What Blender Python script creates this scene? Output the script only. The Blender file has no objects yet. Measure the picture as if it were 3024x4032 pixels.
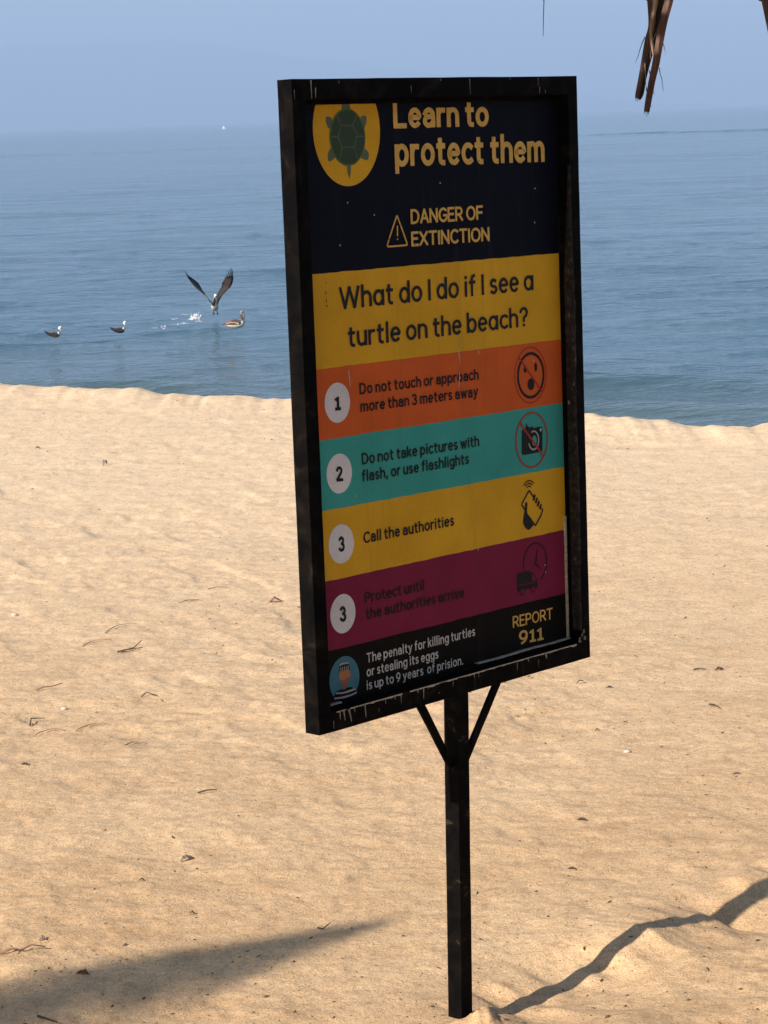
import bpy, math, random
import numpy as np
from mathutils import Vector, Matrix
random.seed(7)
R = math.radians
SC = bpy.context.scene
COL = SC.collection

# ------------------------------------------------------------------ camera
CAMZ = 1.7178
WATER = -4.0
cam_d = bpy.data.cameras.new('camera')
cam = bpy.data.objects.new('camera', cam_d)
COL.objects.link(cam)
CR = Vector((0.9993908, -0.0060029, -0.0343794))
CU = Vector((0.0348995, 0.1718997, 0.9844961))
CF = Vector((0.0, 0.9850962, -0.1720044))
cam.matrix_world = Matrix(((CR.x, CU.x, -CF.x, 0), (CR.y, CU.y, -CF.y, 0), (CR.z, CU.z, -CF.z, CAMZ), (0, 0, 0, 1)))
cam_d.sensor_fit = 'VERTICAL'
cam_d.sensor_height = 24.0
cam_d.lens = 24.0 * 8900 / 4032
cam_d.clip_start = 0.05
cam_d.clip_end = 60000
SC.camera = cam

# ------------------------------------------------------------------ light
SUN_EL, SUN_AZ = R(31), R(42.5)                   # shadows run towards SUN_AZ, from the x axis
TO_SUN = Vector((-math.cos(SUN_EL) * math.cos(SUN_AZ), -math.cos(SUN_EL) * math.sin(SUN_AZ), math.sin(SUN_EL)))
sd = bpy.data.lights.new('sun', 'SUN')
sd.energy = 5.0
sd.angle = R(0.53)
sd.color = (1.0, 0.90, 0.78)
so = bpy.data.objects.new('sun', sd)
COL.objects.link(so)
so.rotation_euler = TO_SUN.to_track_quat('Z', 'Y').to_euler()
w = bpy.data.worlds.new('World')
SC.world = w
w.use_nodes = True
nt = w.node_tree
nt.nodes.clear()
sky = nt.nodes.new('ShaderNodeTexSky')
sky.sky_type = 'NISHITA'
sky.sun_disc = False
sky.sun_elevation = SUN_EL
sky.sun_rotation = math.atan2(TO_SUN.x, TO_SUN.y)
sky.air_density = 1.0
sky.dust_density = 0.6
sky.ozone_density = 2.0
bg = nt.nodes.new('ShaderNodeBackground')
bg.inputs['Strength'].default_value = 0.068
wo = nt.nodes.new('ShaderNodeOutputWorld')
nt.links.new(sky.outputs[0], bg.inputs[0])
nt.links.new(bg.outputs[0], wo.inputs[0])
SC.view_settings.view_transform = 'Standard'
SC.view_settings.look = 'None'
SC.view_settings.gamma = 1.0
SC.view_settings.exposure = 0.55
SC.render.engine = 'CYCLES'
SC.cycles.use_denoising = True
SC.cycles.max_bounces = 8
SC.cycles.volume_bounces = 1

# ------------------------------------------------------------------ helpers
def tag(o, label=None, cat=None, group=None, kind=None):
    if label: o['label'] = label
    if cat: o['category'] = cat
    if group: o['group'] = group
    if kind: o['kind'] = kind
    return o

def empty(name, loc=(0, 0, 0)):
    o = bpy.data.objects.new(name, None)
    o.empty_display_size = 0.2
    COL.objects.link(o)
    o.location = loc
    return o

def mesh(name, verts, faces, mats, parent=None, fmat=None, smooth=False):
    me = bpy.data.meshes.new(name)
    me.from_pydata([tuple(v) for v in verts], [], [tuple(f) for f in faces])
    if not isinstance(mats, (list, tuple)): mats = [mats]
    for m in mats: me.materials.append(m)
    if fmat is not None: me.polygons.foreach_set('material_index', list(fmat))
    if smooth: me.polygons.foreach_set('use_smooth', [True] * len(me.polygons))
    me.update()
    o = bpy.data.objects.new(name, me)
    COL.objects.link(o)
    if parent is not None: o.parent = parent
    return o

def grid_mesh(name, X, Y, Z, mat):
    nr, nc = X.shape
    me = bpy.data.meshes.new(name)
    co = np.stack([X, Y, Z], -1).reshape(-1, 3).astype(np.float32)
    idx = np.arange(nr * nc).reshape(nr, nc)
    q = np.stack([idx[:-1, :-1], idx[:-1, 1:], idx[1:, 1:], idx[1:, :-1]], -1).reshape(-1, 4)
    me.vertices.add(len(co)); me.vertices.foreach_set('co', co.ravel())
    me.loops.add(q.size); me.loops.foreach_set('vertex_index', q.ravel().astype(np.int32))
    me.polygons.add(len(q))
    me.polygons.foreach_set('loop_start', np.arange(0, q.size, 4, dtype=np.int32))
    me.polygons.foreach_set('use_smooth', np.ones(len(q), bool))
    me.update(calc_edges=True)
    me.validate()
    me.materials.append(mat)
    o = bpy.data.objects.new(name, me)
    COL.objects.link(o)
    return o

def vnoise(x, y, seed=0):
    """smooth gradient-like value noise in [-1, 1], numpy arrays"""
    xi = np.floor(x).astype(np.int64); yi = np.floor(y).astype(np.int64)
    fx = x - xi; fy = y - yi
    def h(a, b):
        n = (a * 374761393 + b * 668265263 + seed * 1442695041) & 0xffffffff
        n = ((n ^ (n >> 13)) * 1274126177) & 0xffffffff
        n = n ^ (n >> 16)
        return (n & 0xffff) / 32767.5 - 1.0
    u = fx * fx * fx * (fx * (fx * 6 - 15) + 10); v = fy * fy * fy * (fy * (fy * 6 - 15) + 10)
    return (h(xi, yi) * (1 - u) + h(xi + 1, yi) * u) * (1 - v) + (h(xi, yi + 1) * (1 - u) + h(xi + 1, yi + 1) * u) * v

def rot(x, y, a):
    return x * math.cos(a) + y * math.sin(a), -x * math.sin(a) + y * math.cos(a)

class NT:
    """tiny node-graph helper"""
    def __init__(s, name, rough=0.6, base=(.5, .5, .5)):
        s.m = bpy.data.materials.new(name); s.m.use_nodes = True
        s.t = s.m.node_tree; s.t.nodes.clear()
        s.b = s.n('ShaderNodeBsdfPrincipled'); s.o = s.n('ShaderNodeOutputMaterial')
        s.l(s.b.outputs[0], s.o.inputs[0])
        s.b.inputs['Roughness'].default_value = rough
        s.b.inputs['Base Color'].default_value = (*base, 1)
        s.tc = s.n('ShaderNodeTexCoord')
    def n(s, k): return s.t.nodes.new(k)
    def l(s, a, b): s.t.links.new(a, b)
    def vec(s, scale=(1, 1, 1), out='Object', rotz=0):
        m = s.n('ShaderNodeMapping'); m.inputs['Scale'].default_value = scale
        m.inputs['Rotation'].default_value = (0, 0, rotz)
        s.l(s.tc.outputs[out], m.inputs[0]); return m.outputs[0]
    def noise(s, scale, detail=3, vec=None, rough=.55, dist=0):
        n = s.n('ShaderNodeTexNoise'); n.inputs['Scale'].default_value = scale
        n.inputs['Detail'].default_value = detail; n.inputs['Roughness'].default_value = rough
        n.inputs['Distortion'].default_value = dist
        s.l(vec if vec is not None else s.tc.outputs['Object'], n.inputs['Vector']); return n.outputs['Fac']
    def ramp(s, fac, stops):
        r = s.n('ShaderNodeValToRGB'); e = r.color_ramp.elements
        while len(e) < len(stops): e.new(0.5)
        for i, (p, c) in enumerate(stops):
            e[i].position = p; e[i].color = (*c, 1) if len(c) == 3 else c
        s.l(fac, r.inputs[0]); return r.outputs[0]
    def mix(s, fac, a, b, mode='MIX'):
        m = s.n('ShaderNodeMix'); m.data_type = 'RGBA'; m.blend_type = mode
        for src, idx in ((fac, 0), (a, 6), (b, 7)):
            if hasattr(src, 'links'): s.l(src, m.inputs[idx])
            elif idx == 0: m.inputs[0].default_value = src
            else: m.inputs[idx].default_value = (*src, 1)
        return m.outputs[2]
    def math(s, op, a, b=0.0):
        m = s.n('ShaderNodeMath'); m.operation = op
        for i, v in enumerate((a, b)):
            if hasattr(v, 'links'): s.l(v, m.inputs[i])
            else: m.inputs[i].default_value = v
        return m.outputs[0]
    def color(s, c): s.l(c, s.b.inputs['Base Color'])
    def bump(s, h, strength=.3, dist=.01, prev=None):
        b = s.n('ShaderNodeBump'); b.inputs['Strength'].default_value = strength
        b.inputs['Distance'].default_value = dist; s.l(h, b.inputs['Height'])
        if prev is not None: s.l(prev, b.inputs['Normal'])
        s.l(b.outputs[0], s.b.inputs['Normal']); return b.outputs[0]

# ------------------------------------------------------------------ materials
def mat_sand():
    g = NT('sand', 0.95)
    g.b.inputs['Specular IOR Level'].default_value = 0.12
    a = g.noise(1.3, 4, g.vec((1, 1.6, 1), rotz=.5))
    b = g.noise(9, 4, g.vec((1, 1.7, 1), rotz=.45), dist=.6)
    c = g.noise(260, 2)
    d = g.noise(70, 3)
    col = g.ramp(a, [(.30, (.695, .462, .258)), (.70, (.790, .555, .330))])
    # paler sand towards the berm crest
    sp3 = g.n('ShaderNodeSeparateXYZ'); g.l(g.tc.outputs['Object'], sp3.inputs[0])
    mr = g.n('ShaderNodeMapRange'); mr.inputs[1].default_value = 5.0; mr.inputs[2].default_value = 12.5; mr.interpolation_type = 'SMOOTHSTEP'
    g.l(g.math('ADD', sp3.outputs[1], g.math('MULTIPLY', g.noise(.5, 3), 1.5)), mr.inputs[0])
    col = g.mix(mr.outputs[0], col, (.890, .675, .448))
    col = g.mix(.75, col, g.ramp(b, [(.32, (.86, .83, .80)), (.5, (1, 1, 1)), (.72, (1.07, 1.07, 1.06))]), 'MULTIPLY')
    col = g.mix(.85, col, g.ramp(d, [(.30, (.80, .76, .73)), (.48, (1, 1, 1)), (.70, (1.12, 1.12, 1.12))]), 'MULTIPLY')
    col = g.mix(.8, col, g.ramp(c, [(.30, (.52, .48, .44)), (.44, (.98, .97, .96)), (.58, (1.02, 1.02, 1.02)), (.72, (1.34, 1.33, 1.30))]), 'MULTIPLY')
    # grains of dark mineral and pale shell
    v = g.n('ShaderNodeTexVoronoi'); v.inputs['Scale'].default_value = 75
    g.l(g.tc.outputs['Object'], v.inputs['Vector'])
    sp = g.math('LESS_THAN', v.outputs['Distance'], .16)
    pick = g.n('ShaderNodeSeparateColor'); g.l(v.outputs['Color'], pick.inputs[0])
    dk = g.math('MULTIPLY', sp, g.math('GREATER_THAN', pick.outputs[0], .90))
    lt = g.math('MULTIPLY', sp, g.math('LESS_THAN', pick.outputs[0], .05))
    col = g.mix(g.math('MULTIPLY', dk, .75), col, (.10, .07, .045))
    col = g.mix(g.math('MULTIPLY', lt, .7), col, (.78, .72, .62))
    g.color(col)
    n1 = g.bump(g.noise(34, 5, g.vec((1, 1.2, 1), rotz=.45), dist=.2), .45, .008)
    g.bump(g.noise(170, 5, rough=.7), .8, .0040, n1)
    return g.m

def mat_water():
    g = NT('sea_water', 0.07)
    g.b.inputs['IOR'].default_value = 1.333
    lo = g.noise(.05, 3, g.vec((1, 2.2, 1), rotz=.35))
    col = g.ramp(lo, [(.35, (.034, .100, .155)), (.65, (.060, .140, .190))])
    # shallow water over sand close to the beach is greener
    sep = g.n('ShaderNodeSeparateXYZ'); g.l(g.tc.outputs['Object'], sep.inputs[0])
    s = g.math('ADD', sep.outputs[1], g.math('MULTIPLY', sep.outputs[0], .65))
    wob = g.math('MULTIPLY', g.noise(.16, 3), 16)
    sh = g.n('ShaderNodeMapRange'); sh.inputs[1].default_value = 52; sh.inputs[2].default_value = 68
    sh.inputs[3].default_value = 1; sh.inputs[4].default_value = 0
    g.l(g.math('ADD', s, wob), sh.inputs[0])
    col = g.mix(g.math('MULTIPLY', sh.outputs[0], .8), col, (.085, .115, .092))
    g.color(col)
    n1 = g.bump(g.noise(.55, 4, g.vec((1, 1.4, 1), rotz=.2), dist=.3), .55, .22)
    n2 = g.bump(g.noise(2.4, 4, g.vec((1, 1.5, 1), rotz=-.2), dist=.3), .7, .08, n1)
    g.bump(g.noise(.09, 3, g.vec((1, 2.0, 1), rotz=.1)), .5, .9, n2)
    return g.m

def mat_black_paint(name='weathered_black_paint', worn=1.0):
    g = NT(name, 0.6)
    g.b.inputs['Specular IOR Level'].default_value = .04
    a = g.noise(22, 5, dist=.8)
    st = g.noise(60, 4, g.vec((1, 1, .09)))
    col = g.ramp(a, [(.42, (.0028, .0028, .0034)), (.60, (.0075, .0062, .0052)), (.80 if worn == 1 else .70, (.026 * worn, .020 * worn, .015 * worn))])
    col = g.mix(g.ramp(st, [(.66, (0, 0, 0)), (.76, (1, 1, 1))]), col, (.030, .026, .021))
    # flaked spots
    ch = g.noise(38, 6, rough=.75)
    col = g.mix(g.ramp(ch, [(.71, (0, 0, 0)), (.735, (1, 1, 1))]), col, (.17, .145, .11))
    g.color(col)
    g.bump(g.noise(55, 5), .25, .002)
    return g.m

def mat_flat(name, c, rough=.55, var=.12, scale=40, spec=.35):
    g = NT(name, rough)
    g.b.inputs['Specular IOR Level'].default_value = spec
    lo = tuple(x * (1 - var) for x in c); hi = tuple(min(1, x * (1 + var)) for x in c)
    g.color(g.ramp(g.noise(scale, 5), [(.3, lo), (.7, hi)]))
    return g.m

def mat_print(name, c, dirt=.25, chips=True):
    """sun-faded vinyl print with dust, faint streaks and a few pale nicks"""
    g = NT(name, .6)
    g.b.inputs['Specular IOR Level'].default_value = .07
    lo = tuple(x * .88 for x in c); hi = tuple(min(1, x * 1.08) for x in c)
    col = g.ramp(g.noise(9, 5), [(.3, lo), (.7, hi)])
    grain = g.noise(420, 2)
    col = g.mix(.5, col, g.ramp(grain, [(.3, (.86, .86, .86)), (.7, (1.12, 1.12, 1.12))]), 'MULTIPLY')
    st = g.noise(45, 3, g.vec((1, 1, .05)))
    col = g.mix(g.ramp(st, [(.58, (0, 0, 0)), (.85, (dirt, dirt, dirt))]), col, (.12, .10, .08))
    if chips:
        ch = g.noise(30, 5, g.vec((1.6, 1, .5)), rough=.8)
        col = g.mix(g.ramp(ch, [(.765, (0, 0, 0)), (.78, (.8, .8, .8))]), col, (.42, .37, .30))
    g.color(col)
    return g.m

def mat_wornprint(name, c, under, amt=.60):
    """lettering whose thin paint lets the ground show through in spots"""
    g = NT(name, .55)
    g.b.inputs['Specular IOR Level'].default_value = .3
    a = g.noise(170, 3)
    col = g.ramp(g.noise(30, 3), [(.3, tuple(x * .88 for x in c)), (.7, tuple(min(1, x * 1.1) for x in c))])
    g.color(g.mix(g.ramp(a, [(amt, (0, 0, 0)), (amt + .08, (.8, .8, .8))]), col, under))
    return g.m

def mat_leaf(name, stops, rough=.75):
    g = NT(name, rough)
    f = g.noise(90, 4, g.vec((1, 1, .06)))
    f2 = g.noise(14, 3)
    col = g.ramp(f, stops)
    col = g.mix(.6, col, g.ramp(f2, [(.3, (.6, .55, .55)), (.7, (1.2, 1.2, 1.2))]), 'MULTIPLY')
    g.color(col)
    g.bump(f, .5, .001)
    return g.m

M = {}
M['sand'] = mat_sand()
M['water'] = mat_water()
M['paint'] = mat_black_paint()
M['postpaint'] = mat_black_paint('weathered_post_paint', 2.6)
M['navy'] = mat_print('navy_print', (.0060, .0085, .0190), .10)
M['brownblack'] = mat_print('brown_black_print', (.0100, .0080, .0070), .10)
M['yellow'] = mat_print('yellow_print', (.86, .475, .032))
M['orange'] = mat_print('orange_print', (.78, .152, .036))
M['teal'] = mat_print('teal_print', (.068, .450, .405))
M['purple'] = mat_print('purple_print', (.260, .025, .072), .10)
M['ochre'] = mat_wornprint('ochre_lettering', (.84, .51, .11), (.02, .02, .03), .64)
M['ink'] = mat_wornprint('black_lettering', (.008, .008, .010), (.10, .075, .03), .66)
M['inkred'] = mat_wornprint('black_lettering_on_orange', (.008, .005, .006), (.14, .040, .012), .68)
M['inkteal'] = mat_wornprint('black_lettering_on_teal', (.005, .010, .010), (.02, .10, .08), .68)
M['inkpurple'] = mat_wornprint('faded_dark_lettering', (.010, .002, .006), (.10, .012, .035), .62)
M['greyink'] = mat_wornprint('pale_lettering', (.62, .61, .59), (.05, .05, .05), .62)
M['white'] = mat_print('white_disc_print', (.88, .88, .91), .10, False)
M['grey'] = mat_flat('grey_print', (.46, .44, .43))
M['redline'] = mat_wornprint('red_prohibition_paint', (.50, .036, .026), (.12, .03, .03), .62)
M['shell'] = mat_flat('turtle_shell_print', (.027, .062, .021))
M['shelledge'] = mat_flat('turtle_shell_edge_print', (.07, .165, .038))
M['turtleskin'] = mat_flat('turtle_skin_print', (.115, .150, .085))
M['scuteline'] = mat_flat('scute_line_print', (.085, .125, .065))
M['blue'] = mat_flat('blue_disc_print', (.055, .210, .290))
M['skin'] = mat_flat('cartoon_skin_print', (.52, .21, .092))
M['skin2'] = mat_flat('cartoon_beard_print', (.34, .135, .085))
M['cream'] = mat_flat('cream_drip_paint', (.30, .265, .21), .75, .4, 120)
M['creamlit'] = mat_flat('sunlit_cream_edge', (.52, .47, .39), .75, .35, 150)  # lighter copy of the cream, with sunlight put into the colour
M['filler'] = mat_flat('crumbled_filler', (.22, .18, .14), .9, .7, 200)
M['peeled'] = mat_flat('peeled_brown_wood', (.105, .080, .058), .85, .6, 90)

# ------------------------------------------------------------------ sand
S_CREST = 13.5
def sand_h(x, y, fine=True):
    x = np.asarray(x, float); y = np.asarray(y, float)
    s = y + .65 * x
    xr, yr = rot(x, y, .45)
    z = .010 * vnoise(x / 1.5 + 3, y / 1.9, 1) + .0045 * vnoise(xr / .62, yr / .40, 2)
    m = 0.5 + 0.5 * vnoise(x / 1.1, y / 1.1, 9)
    z += .0040 * (1 - np.abs(vnoise(xr / .22 + 7, yr / .13, 3)) * 2) * (0.2 + m)
    # foot-churned hollows with one steep lip
    k = vnoise(xr / .24 + 20, yr / .21 + 5, 11)
    z -= .0075 * np.clip(k - .34, 0, .2) / .2 * (0.2 + m)
    z += .0028 * vnoise(xr / .070, yr / .06, 4) * (.5 + m)
    if fine:
        z += .0022 * vnoise(x / .030, y / .026, 5) * (.5 + .8 * m)
    # mound pushed up round the sign post
    d2 = (x - .13) ** 2 + (y - 4.05) ** 2
    z = z * (1 - .75 * np.exp(-((x - .115) ** 2 + (y - 4.14) ** 2) / .02))
    z += .018 * np.exp(-d2 / .006) + .022 * np.exp(-((x - .44) ** 2 + (y - 4.02) ** 2) / .012)
    # hummocks beside the post over which its shadow climbs and dips
    al = (x - .122) * .7373 + (y - 4.142) * .6756; ac = -(x - .122) * .6756 + (y - 4.142) * .7373
    pr = np.interp(al, [-.2, .0, .052, .129, .189, .243, .326, .397, .469, .543, .602, .678, .787, .867, .948, 1.15, 1.4],
                   [0, -.006, -.014, -.034, -.027, -.038, -.034, -.018, .002, .019, .003, .002, -.024, -.010, .002, .01, 0])
    pr = pr + +.0095 * vnoise(al / .050, ac / .08, 61) * (al > .02) + .15 * np.clip(ac, -.05, .05) * np.clip((al - .05) / .2, 0, 1)
    wt = np.exp(-(ac / .15) ** 2) * np.clip((al + .2) / .1, 0, 1) * np.clip((1.4 - al) / .1, 0, 1)
    z = z * (1 - .7 * wt) + pr * wt
    z += .034 * np.exp(-((x - .158) ** 2 / .0011 + (y - 4.092) ** 2 / .0009)) * (1 + .3 * vnoise(x / .012, y / .012, 71)) + .012 * np.exp(-((x - .105) ** 2 / .0006 + (y - 4.085) ** 2 / .0007))
    # berm crest, then the beach face falls to the sea
    cr = S_CREST + .34 * vnoise(x / 1.0, y * 0 + 2.2, 6) + .10 * vnoise(x / .27, y * 0 + 8.1, 7)
    z += np.exp(-((s - cr) / .40) ** 2) * (.024 + .017 * vnoise(x / .42, y * 0, 8) + .013 * np.abs(vnoise(x / .17, y * 0, 18)) + .008 * vnoise(x / .06, y * 0, 19))
    over = np.clip(s - cr - .05, 0, None)
    z -= np.where(over > 0, np.minimum(.36 * over * over / (over + .6), 5.6), 0)
    return z

def build_sand():
    dense = np.arange(-11.2, 11.2001, .058)
    th = np.concatenate([np.arange(-180, -13, 4.0), [-12.6, -12, -11.6], dense, [11.6, 12, 12.6], np.arange(14, 181, 4.0)])
    th = R(1) * th
    phi = np.linspace(24.2, 6.1, 700)
    r = np.concatenate([np.linspace(.05, 3.75, 26), (CAMZ / np.tan(np.radians(phi)))[(CAMZ / np.tan(np.radians(phi))) > 3.8],
                        np.geomspace(16.3, 400, 60)])
    T, RR = np.meshgrid(th, r)
    X = RR * np.sin(T); Y = RR * np.cos(T)
    Z = sand_h(X, Y)
    far = RR > 60
    Z = np.where(far & (Y + .65 * X < S_CREST), Z * .3, Z)
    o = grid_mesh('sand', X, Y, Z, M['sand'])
    tag(o, 'golden beach sand with soft churned hollows falling away to the sea', kind='structure')
    return o
build_sand()

# ------------------------------------------------------------------ sea
def build_water():
    dense = np.arange(-11.3, 11.3001, .05)
    th = np.concatenate([np.arange(-88, -13, 3.0), [-12.4, -11.8], dense, [11.8, 12.4], np.arange(14, 89, 3.0)]) * R(1)
    phi = np.radians(np.linspace(14.0, .62, 760))
    h = CAMZ - WATER
    r = np.sort(np.concatenate([h / np.tan(phi), np.arange(488.3, 545, 1.4), np.geomspace(560, 31000, 64)]))
    T, RR = np.meshgrid(th, r)
    X = RR * np.sin(T); Y = RR * np.cos(T)
    sp = np.gradient(r)[:, None] * np.ones_like(X)
    def fade(wl): return np.clip((wl / (1.5 * sp)) - .5, 0, 1)
    xr, yr = rot(X, Y, .22)
    xs, ys = rot(X, Y, -.30)
    patch = .60 + .40 * vnoise(X / 22, Y / 30, 30)
    Z = .080 * vnoise(xr / 14, yr / 5.5, 21) * fade(5.5)
    Z += .060 * vnoise(xs / 4.6, ys / 2.3, 22) * fade(2.3) * patch
    Z += .032 * vnoise(xr / 1.7, yr / 1.0, 23) * fade(1.0) * patch
    Z += .014 * vnoise(xs / .75, ys / .5, 24) * fade(.5) * patch
    Z += .050 * (1 - np.abs(vnoise(xr / 3.4 + 3, yr / 1.5, 36))) ** 4 * fade(1.5) * patch
    Z += .10 * (1 - np.abs(vnoise(xs / 9.0 + 8, ys / 5.0, 37))) ** 5 * fade(4) * patch
    Z += .28 * vnoise(xr / 90, yr / 30, 25) * fade(30)
    # low swells rolling in near the shore
    s = Y + .62 * X
    Z += .17 * np.exp(-((s - 48.0 - 1.2 * vnoise(X / 7, X * 0, 26)) / 1.1) ** 2) * np.clip(vnoise(X / 6 + 4, X * 0 + 1, 27) + .55, 0, 1)
    Z += .13 * np.exp(-((s - 53.0 - 1.5 * vnoise(X / 8, X * 0, 28)) / 1.3) ** 2) * np.clip(vnoise(X / 7 + 9, X * 0 + 2, 29) + .4, 0, 1)
    # one long dark swell line far out on the right
    line = 549 - .63 * X
    Z += .34 * (1 + .5 * vnoise(X / 9, X * 0, 35)) * np.exp(-((Y - line - 6 * vnoise(X / 30, X * 0, 31)) / 3.5) ** 2) * np.clip((X - 20) / 40, 0, 1)
    # turned water behind the bird taking off
    Z += .065 * vnoise(X / .8, Y / .9, 33) * np.exp(-((Y - 65 - (X + 6) * 1.2) / 2.2) ** 2) * np.exp(-((X + 6) / 1.2) ** 4)
    o = grid_mesh('sea', X, Y, Z + WATER, M['water'])
    tag(o, 'calm blue sea with small ripples reaching the hazy horizon', kind='structure')
build_water()

# ------------------------------------------------------------------ far hills across the bay
def build_hills():
    prof = [(-9500, 420), (-7000, 560), (-4650, 616), (-3855, 647), (-3261, 646), (-2865, 648), (-2468, 654), (-2088, 659), (-1677, 637), (-1236, 620),
            (-927, 561), (-698, 499), (-396, 459), (97, 386), (690, 277), (1284, 169), (1880, 70), (2476, -9)]
    px = np.array([p[0] for p in prof], float); pz = np.array([p[1] for p in prof], float)
    xs = np.linspace(-9500, 2476, 260); ts = np.linspace(0, 1, 26)
    Xg, Tg = np.meshgrid(xs, ts)
    H = np.interp(Xg, px, pz) + 9 * vnoise(Xg / 260, Xg * 0, 41) + 4 * vnoise(Xg / 90, Xg * 0, 42)
    prof_t = np.where(Tg < .6, np.sin(Tg / .6 * math.pi / 2) ** .8, 1 - (Tg - .6) / .4)
    Zg = -8 + (H + 8) * np.clip(prof_t, 0, 1)
    Zg += 30 * vnoise(Xg / 500, Tg * 6, 43) * np.sin(Tg * math.pi) * (np.abs(Tg - .6) > .03)
    Zg = np.minimum(Zg, H)
    Xg = Xg * 1.3333; Zg = (Zg + 8) * 1.3333 - 8; Yg = 20800 + 5333 * Tg
    g = NT('hill_forest', .9)
    g.color(g.ramp(g.noise(.004, 5), [(.3, (.035, .055, .030)), (.7, (.075, .085, .045))]))
    o = grid_mesh('hills', Xg, Yg, Zg, g.m)
    tag(o, 'faint ridge of distant hills lost in blue haze across the bay', kind='structure')
build_hills()

# ------------------------------------------------------------------ sign
U0, V0, T0 = .35, 1.7856, .018
sign = empty('beach_sign')
EX = Vector((0.70698465, 0.70721199, -0.00488892))
EN = Vector((-0.70720041, 0.70687725, -0.01386131))
EZ = Vector((-0.00634702, 0.01325718, 0.99989198))
ORG = Vector((0.11417891, 4.15136682, -0.00031942))
sign.matrix_world = Matrix(((EX.x, EN.x, EZ.x, ORG.x), (EX.y, EN.y, EZ.y, ORG.y), (EX.z, EN.z, EZ.z, ORG.z), (0, 0, 0, 1)))
tag(sign, 'black framed turtle protection sign with coloured bands on a single black post in the sand', 'sign')

def L(u, v, t=0.0): return (u - U0, t - T0, V0 - v)
def SK(u, v, t=0.0): return L(u - .005 * v, v, t)          # the frame hangs very slightly out of square

def block(name, quad, t0, t1, mat, parent, f=SK, bevel=.0009, sub=14, rough=.0003):
    """a bar with a four-cornered front (u, v) and depth t0..t1; long side subdivided, edges bevelled and slightly uneven"""
    import bmesh
    a, b, c, d = quad
    bm = bmesh.new()
    lu = (Vector(b) - Vector(a)).length; lv = (Vector(d) - Vector(a)).length
    nu, nv = (sub, 1) if lu > lv else (1, sub)
    def P(s, q, t):
        u = (a[0] * (1 - s) + b[0] * s) * (1 - q) + (d[0] * (1 - s) + c[0] * s) * q
        v = (a[1] * (1 - s) + b[1] * s) * (1 - q) + (d[1] * (1 - s) + c[1] * s) * q
        return f(u, v, t)
    vs = {}
    for i in range(nu + 1):
        for j in range(nv + 1):
            for k, t in enumerate((t0, t1)):
                p = Vector(P(i / nu, j / nv, t))
                p += Vector((random.uniform(-1, 1), random.uniform(-.5, .5), random.uniform(-1, 1))) * rough
                vs[i, j, k] = bm.verts.new(p)
    for i in range(nu):
        for j in range(nv):
            bm.faces.new([vs[i, j, 0], vs[i, j + 1, 0], vs[i + 1, j + 1, 0], vs[i + 1, j, 0]])
            bm.faces.new([vs[i, j, 1], vs[i + 1, j, 1], vs[i + 1, j + 1, 1], vs[i, j + 1, 1]])
    for i in range(nu):
        bm.faces.new([vs[i, 0, 0], vs[i + 1, 0, 0], vs[i + 1, 0, 1], vs[i, 0, 1]])
        bm.faces.new([vs[i, nv, 0], vs[i, nv, 1], vs[i + 1, nv, 1], vs[i + 1, nv, 0]])
    for j in range(nv):
        bm.faces.new([vs[0, j, 0], vs[0, j, 1], vs[0, j + 1, 1], vs[0, j + 1, 0]])
        bm.faces.new([vs[nu, j, 0], vs[nu, j + 1, 0], vs[nu, j + 1, 1], vs[nu, j, 1]])
    bm.normal_update()
    bmesh.ops.recalc_face_normals(bm, faces=bm.faces)
    if bevel:
        es = [e for e in bm.edges if len(e.link_faces) == 2 and e.calc_face_angle(0) > .8]
        bmesh.ops.bevel(bm, geom=es, offset=bevel, segments=2, profile=.6, affect='EDGES', clamp_overlap=True)
    me = bpy.data.meshes.new(name); bm.to_mesh(me); bm.free()
    me.materials.append(mat)
    o = bpy.data.objects.new(name, me); COL.objects.link(o); o.parent = parent
    return o

FD = .036
block('frame_rail', [(0, 0), (.755, 0), (.755, .0345), (0, .0345)], 0, FD, M['paint'], sign)
block('frame_rail', [(0, 1.1148), (.755, 1.1148), (.755, 1.15), (0, 1.15)], 0, FD, M['paint'], sign)
block('frame_stile', [(0, .0345), (.0305, .0345), (.0305, 1.1148), (0, 1.1148)], .0001, FD - .0001, M['paint'], sign, sub=20)
block('frame_stile', [(.7275, .0345), (.755, .0345), (.755, 1.1148), (.7275, 1.1148)], .0001, FD - .0001, M['paint'], sign, sub=20)
# inner beads holding the printed panel
block('glazing_bead', [(.0300, .0338), (.7280, .0338), (.7280, .0435), (.0300, .0435)], .0245, .0315, M['paint'], sign, bevel=.001)
block('glazing_bead', [(.0300, 1.1085), (.7280, 1.1100), (.7280, 1.1153), (.0300, 1.1153)], .0245, .0315, M['paint'], sign, bevel=.001)
panel = block('panel', [(.0298, .0338), (.7282, .0338), (.7282, 1.1155), (.0298, 1.1155)], .0322, .0352, M['navy'], sign, bevel=0, rough=0)
panel['label'] = 'printed panel with coloured bands of instructions'

# post and braces
block('post', [(.3558, 1.1503), (.3868, 1.1503), (.3600, 1.96), (.3296, 1.96)], .0006, .0366, M['postpaint'], sign, f=L, sub=16)
block('brace', [(.2570, 1.1500), (.2770, 1.1500), (.3530, 1.2860), (.3400, 1.2930)], .011, .0175, M['paint'], sign, f=L, sub=5, bevel=.001)
block('brace', [(.4740, 1.1500), (.4950, 1.1500), (.3905, 1.2900), (.3835, 1.2720)], .011, .0175, M['paint'], sign, f=L, sub=5, bevel=.001)

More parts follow.
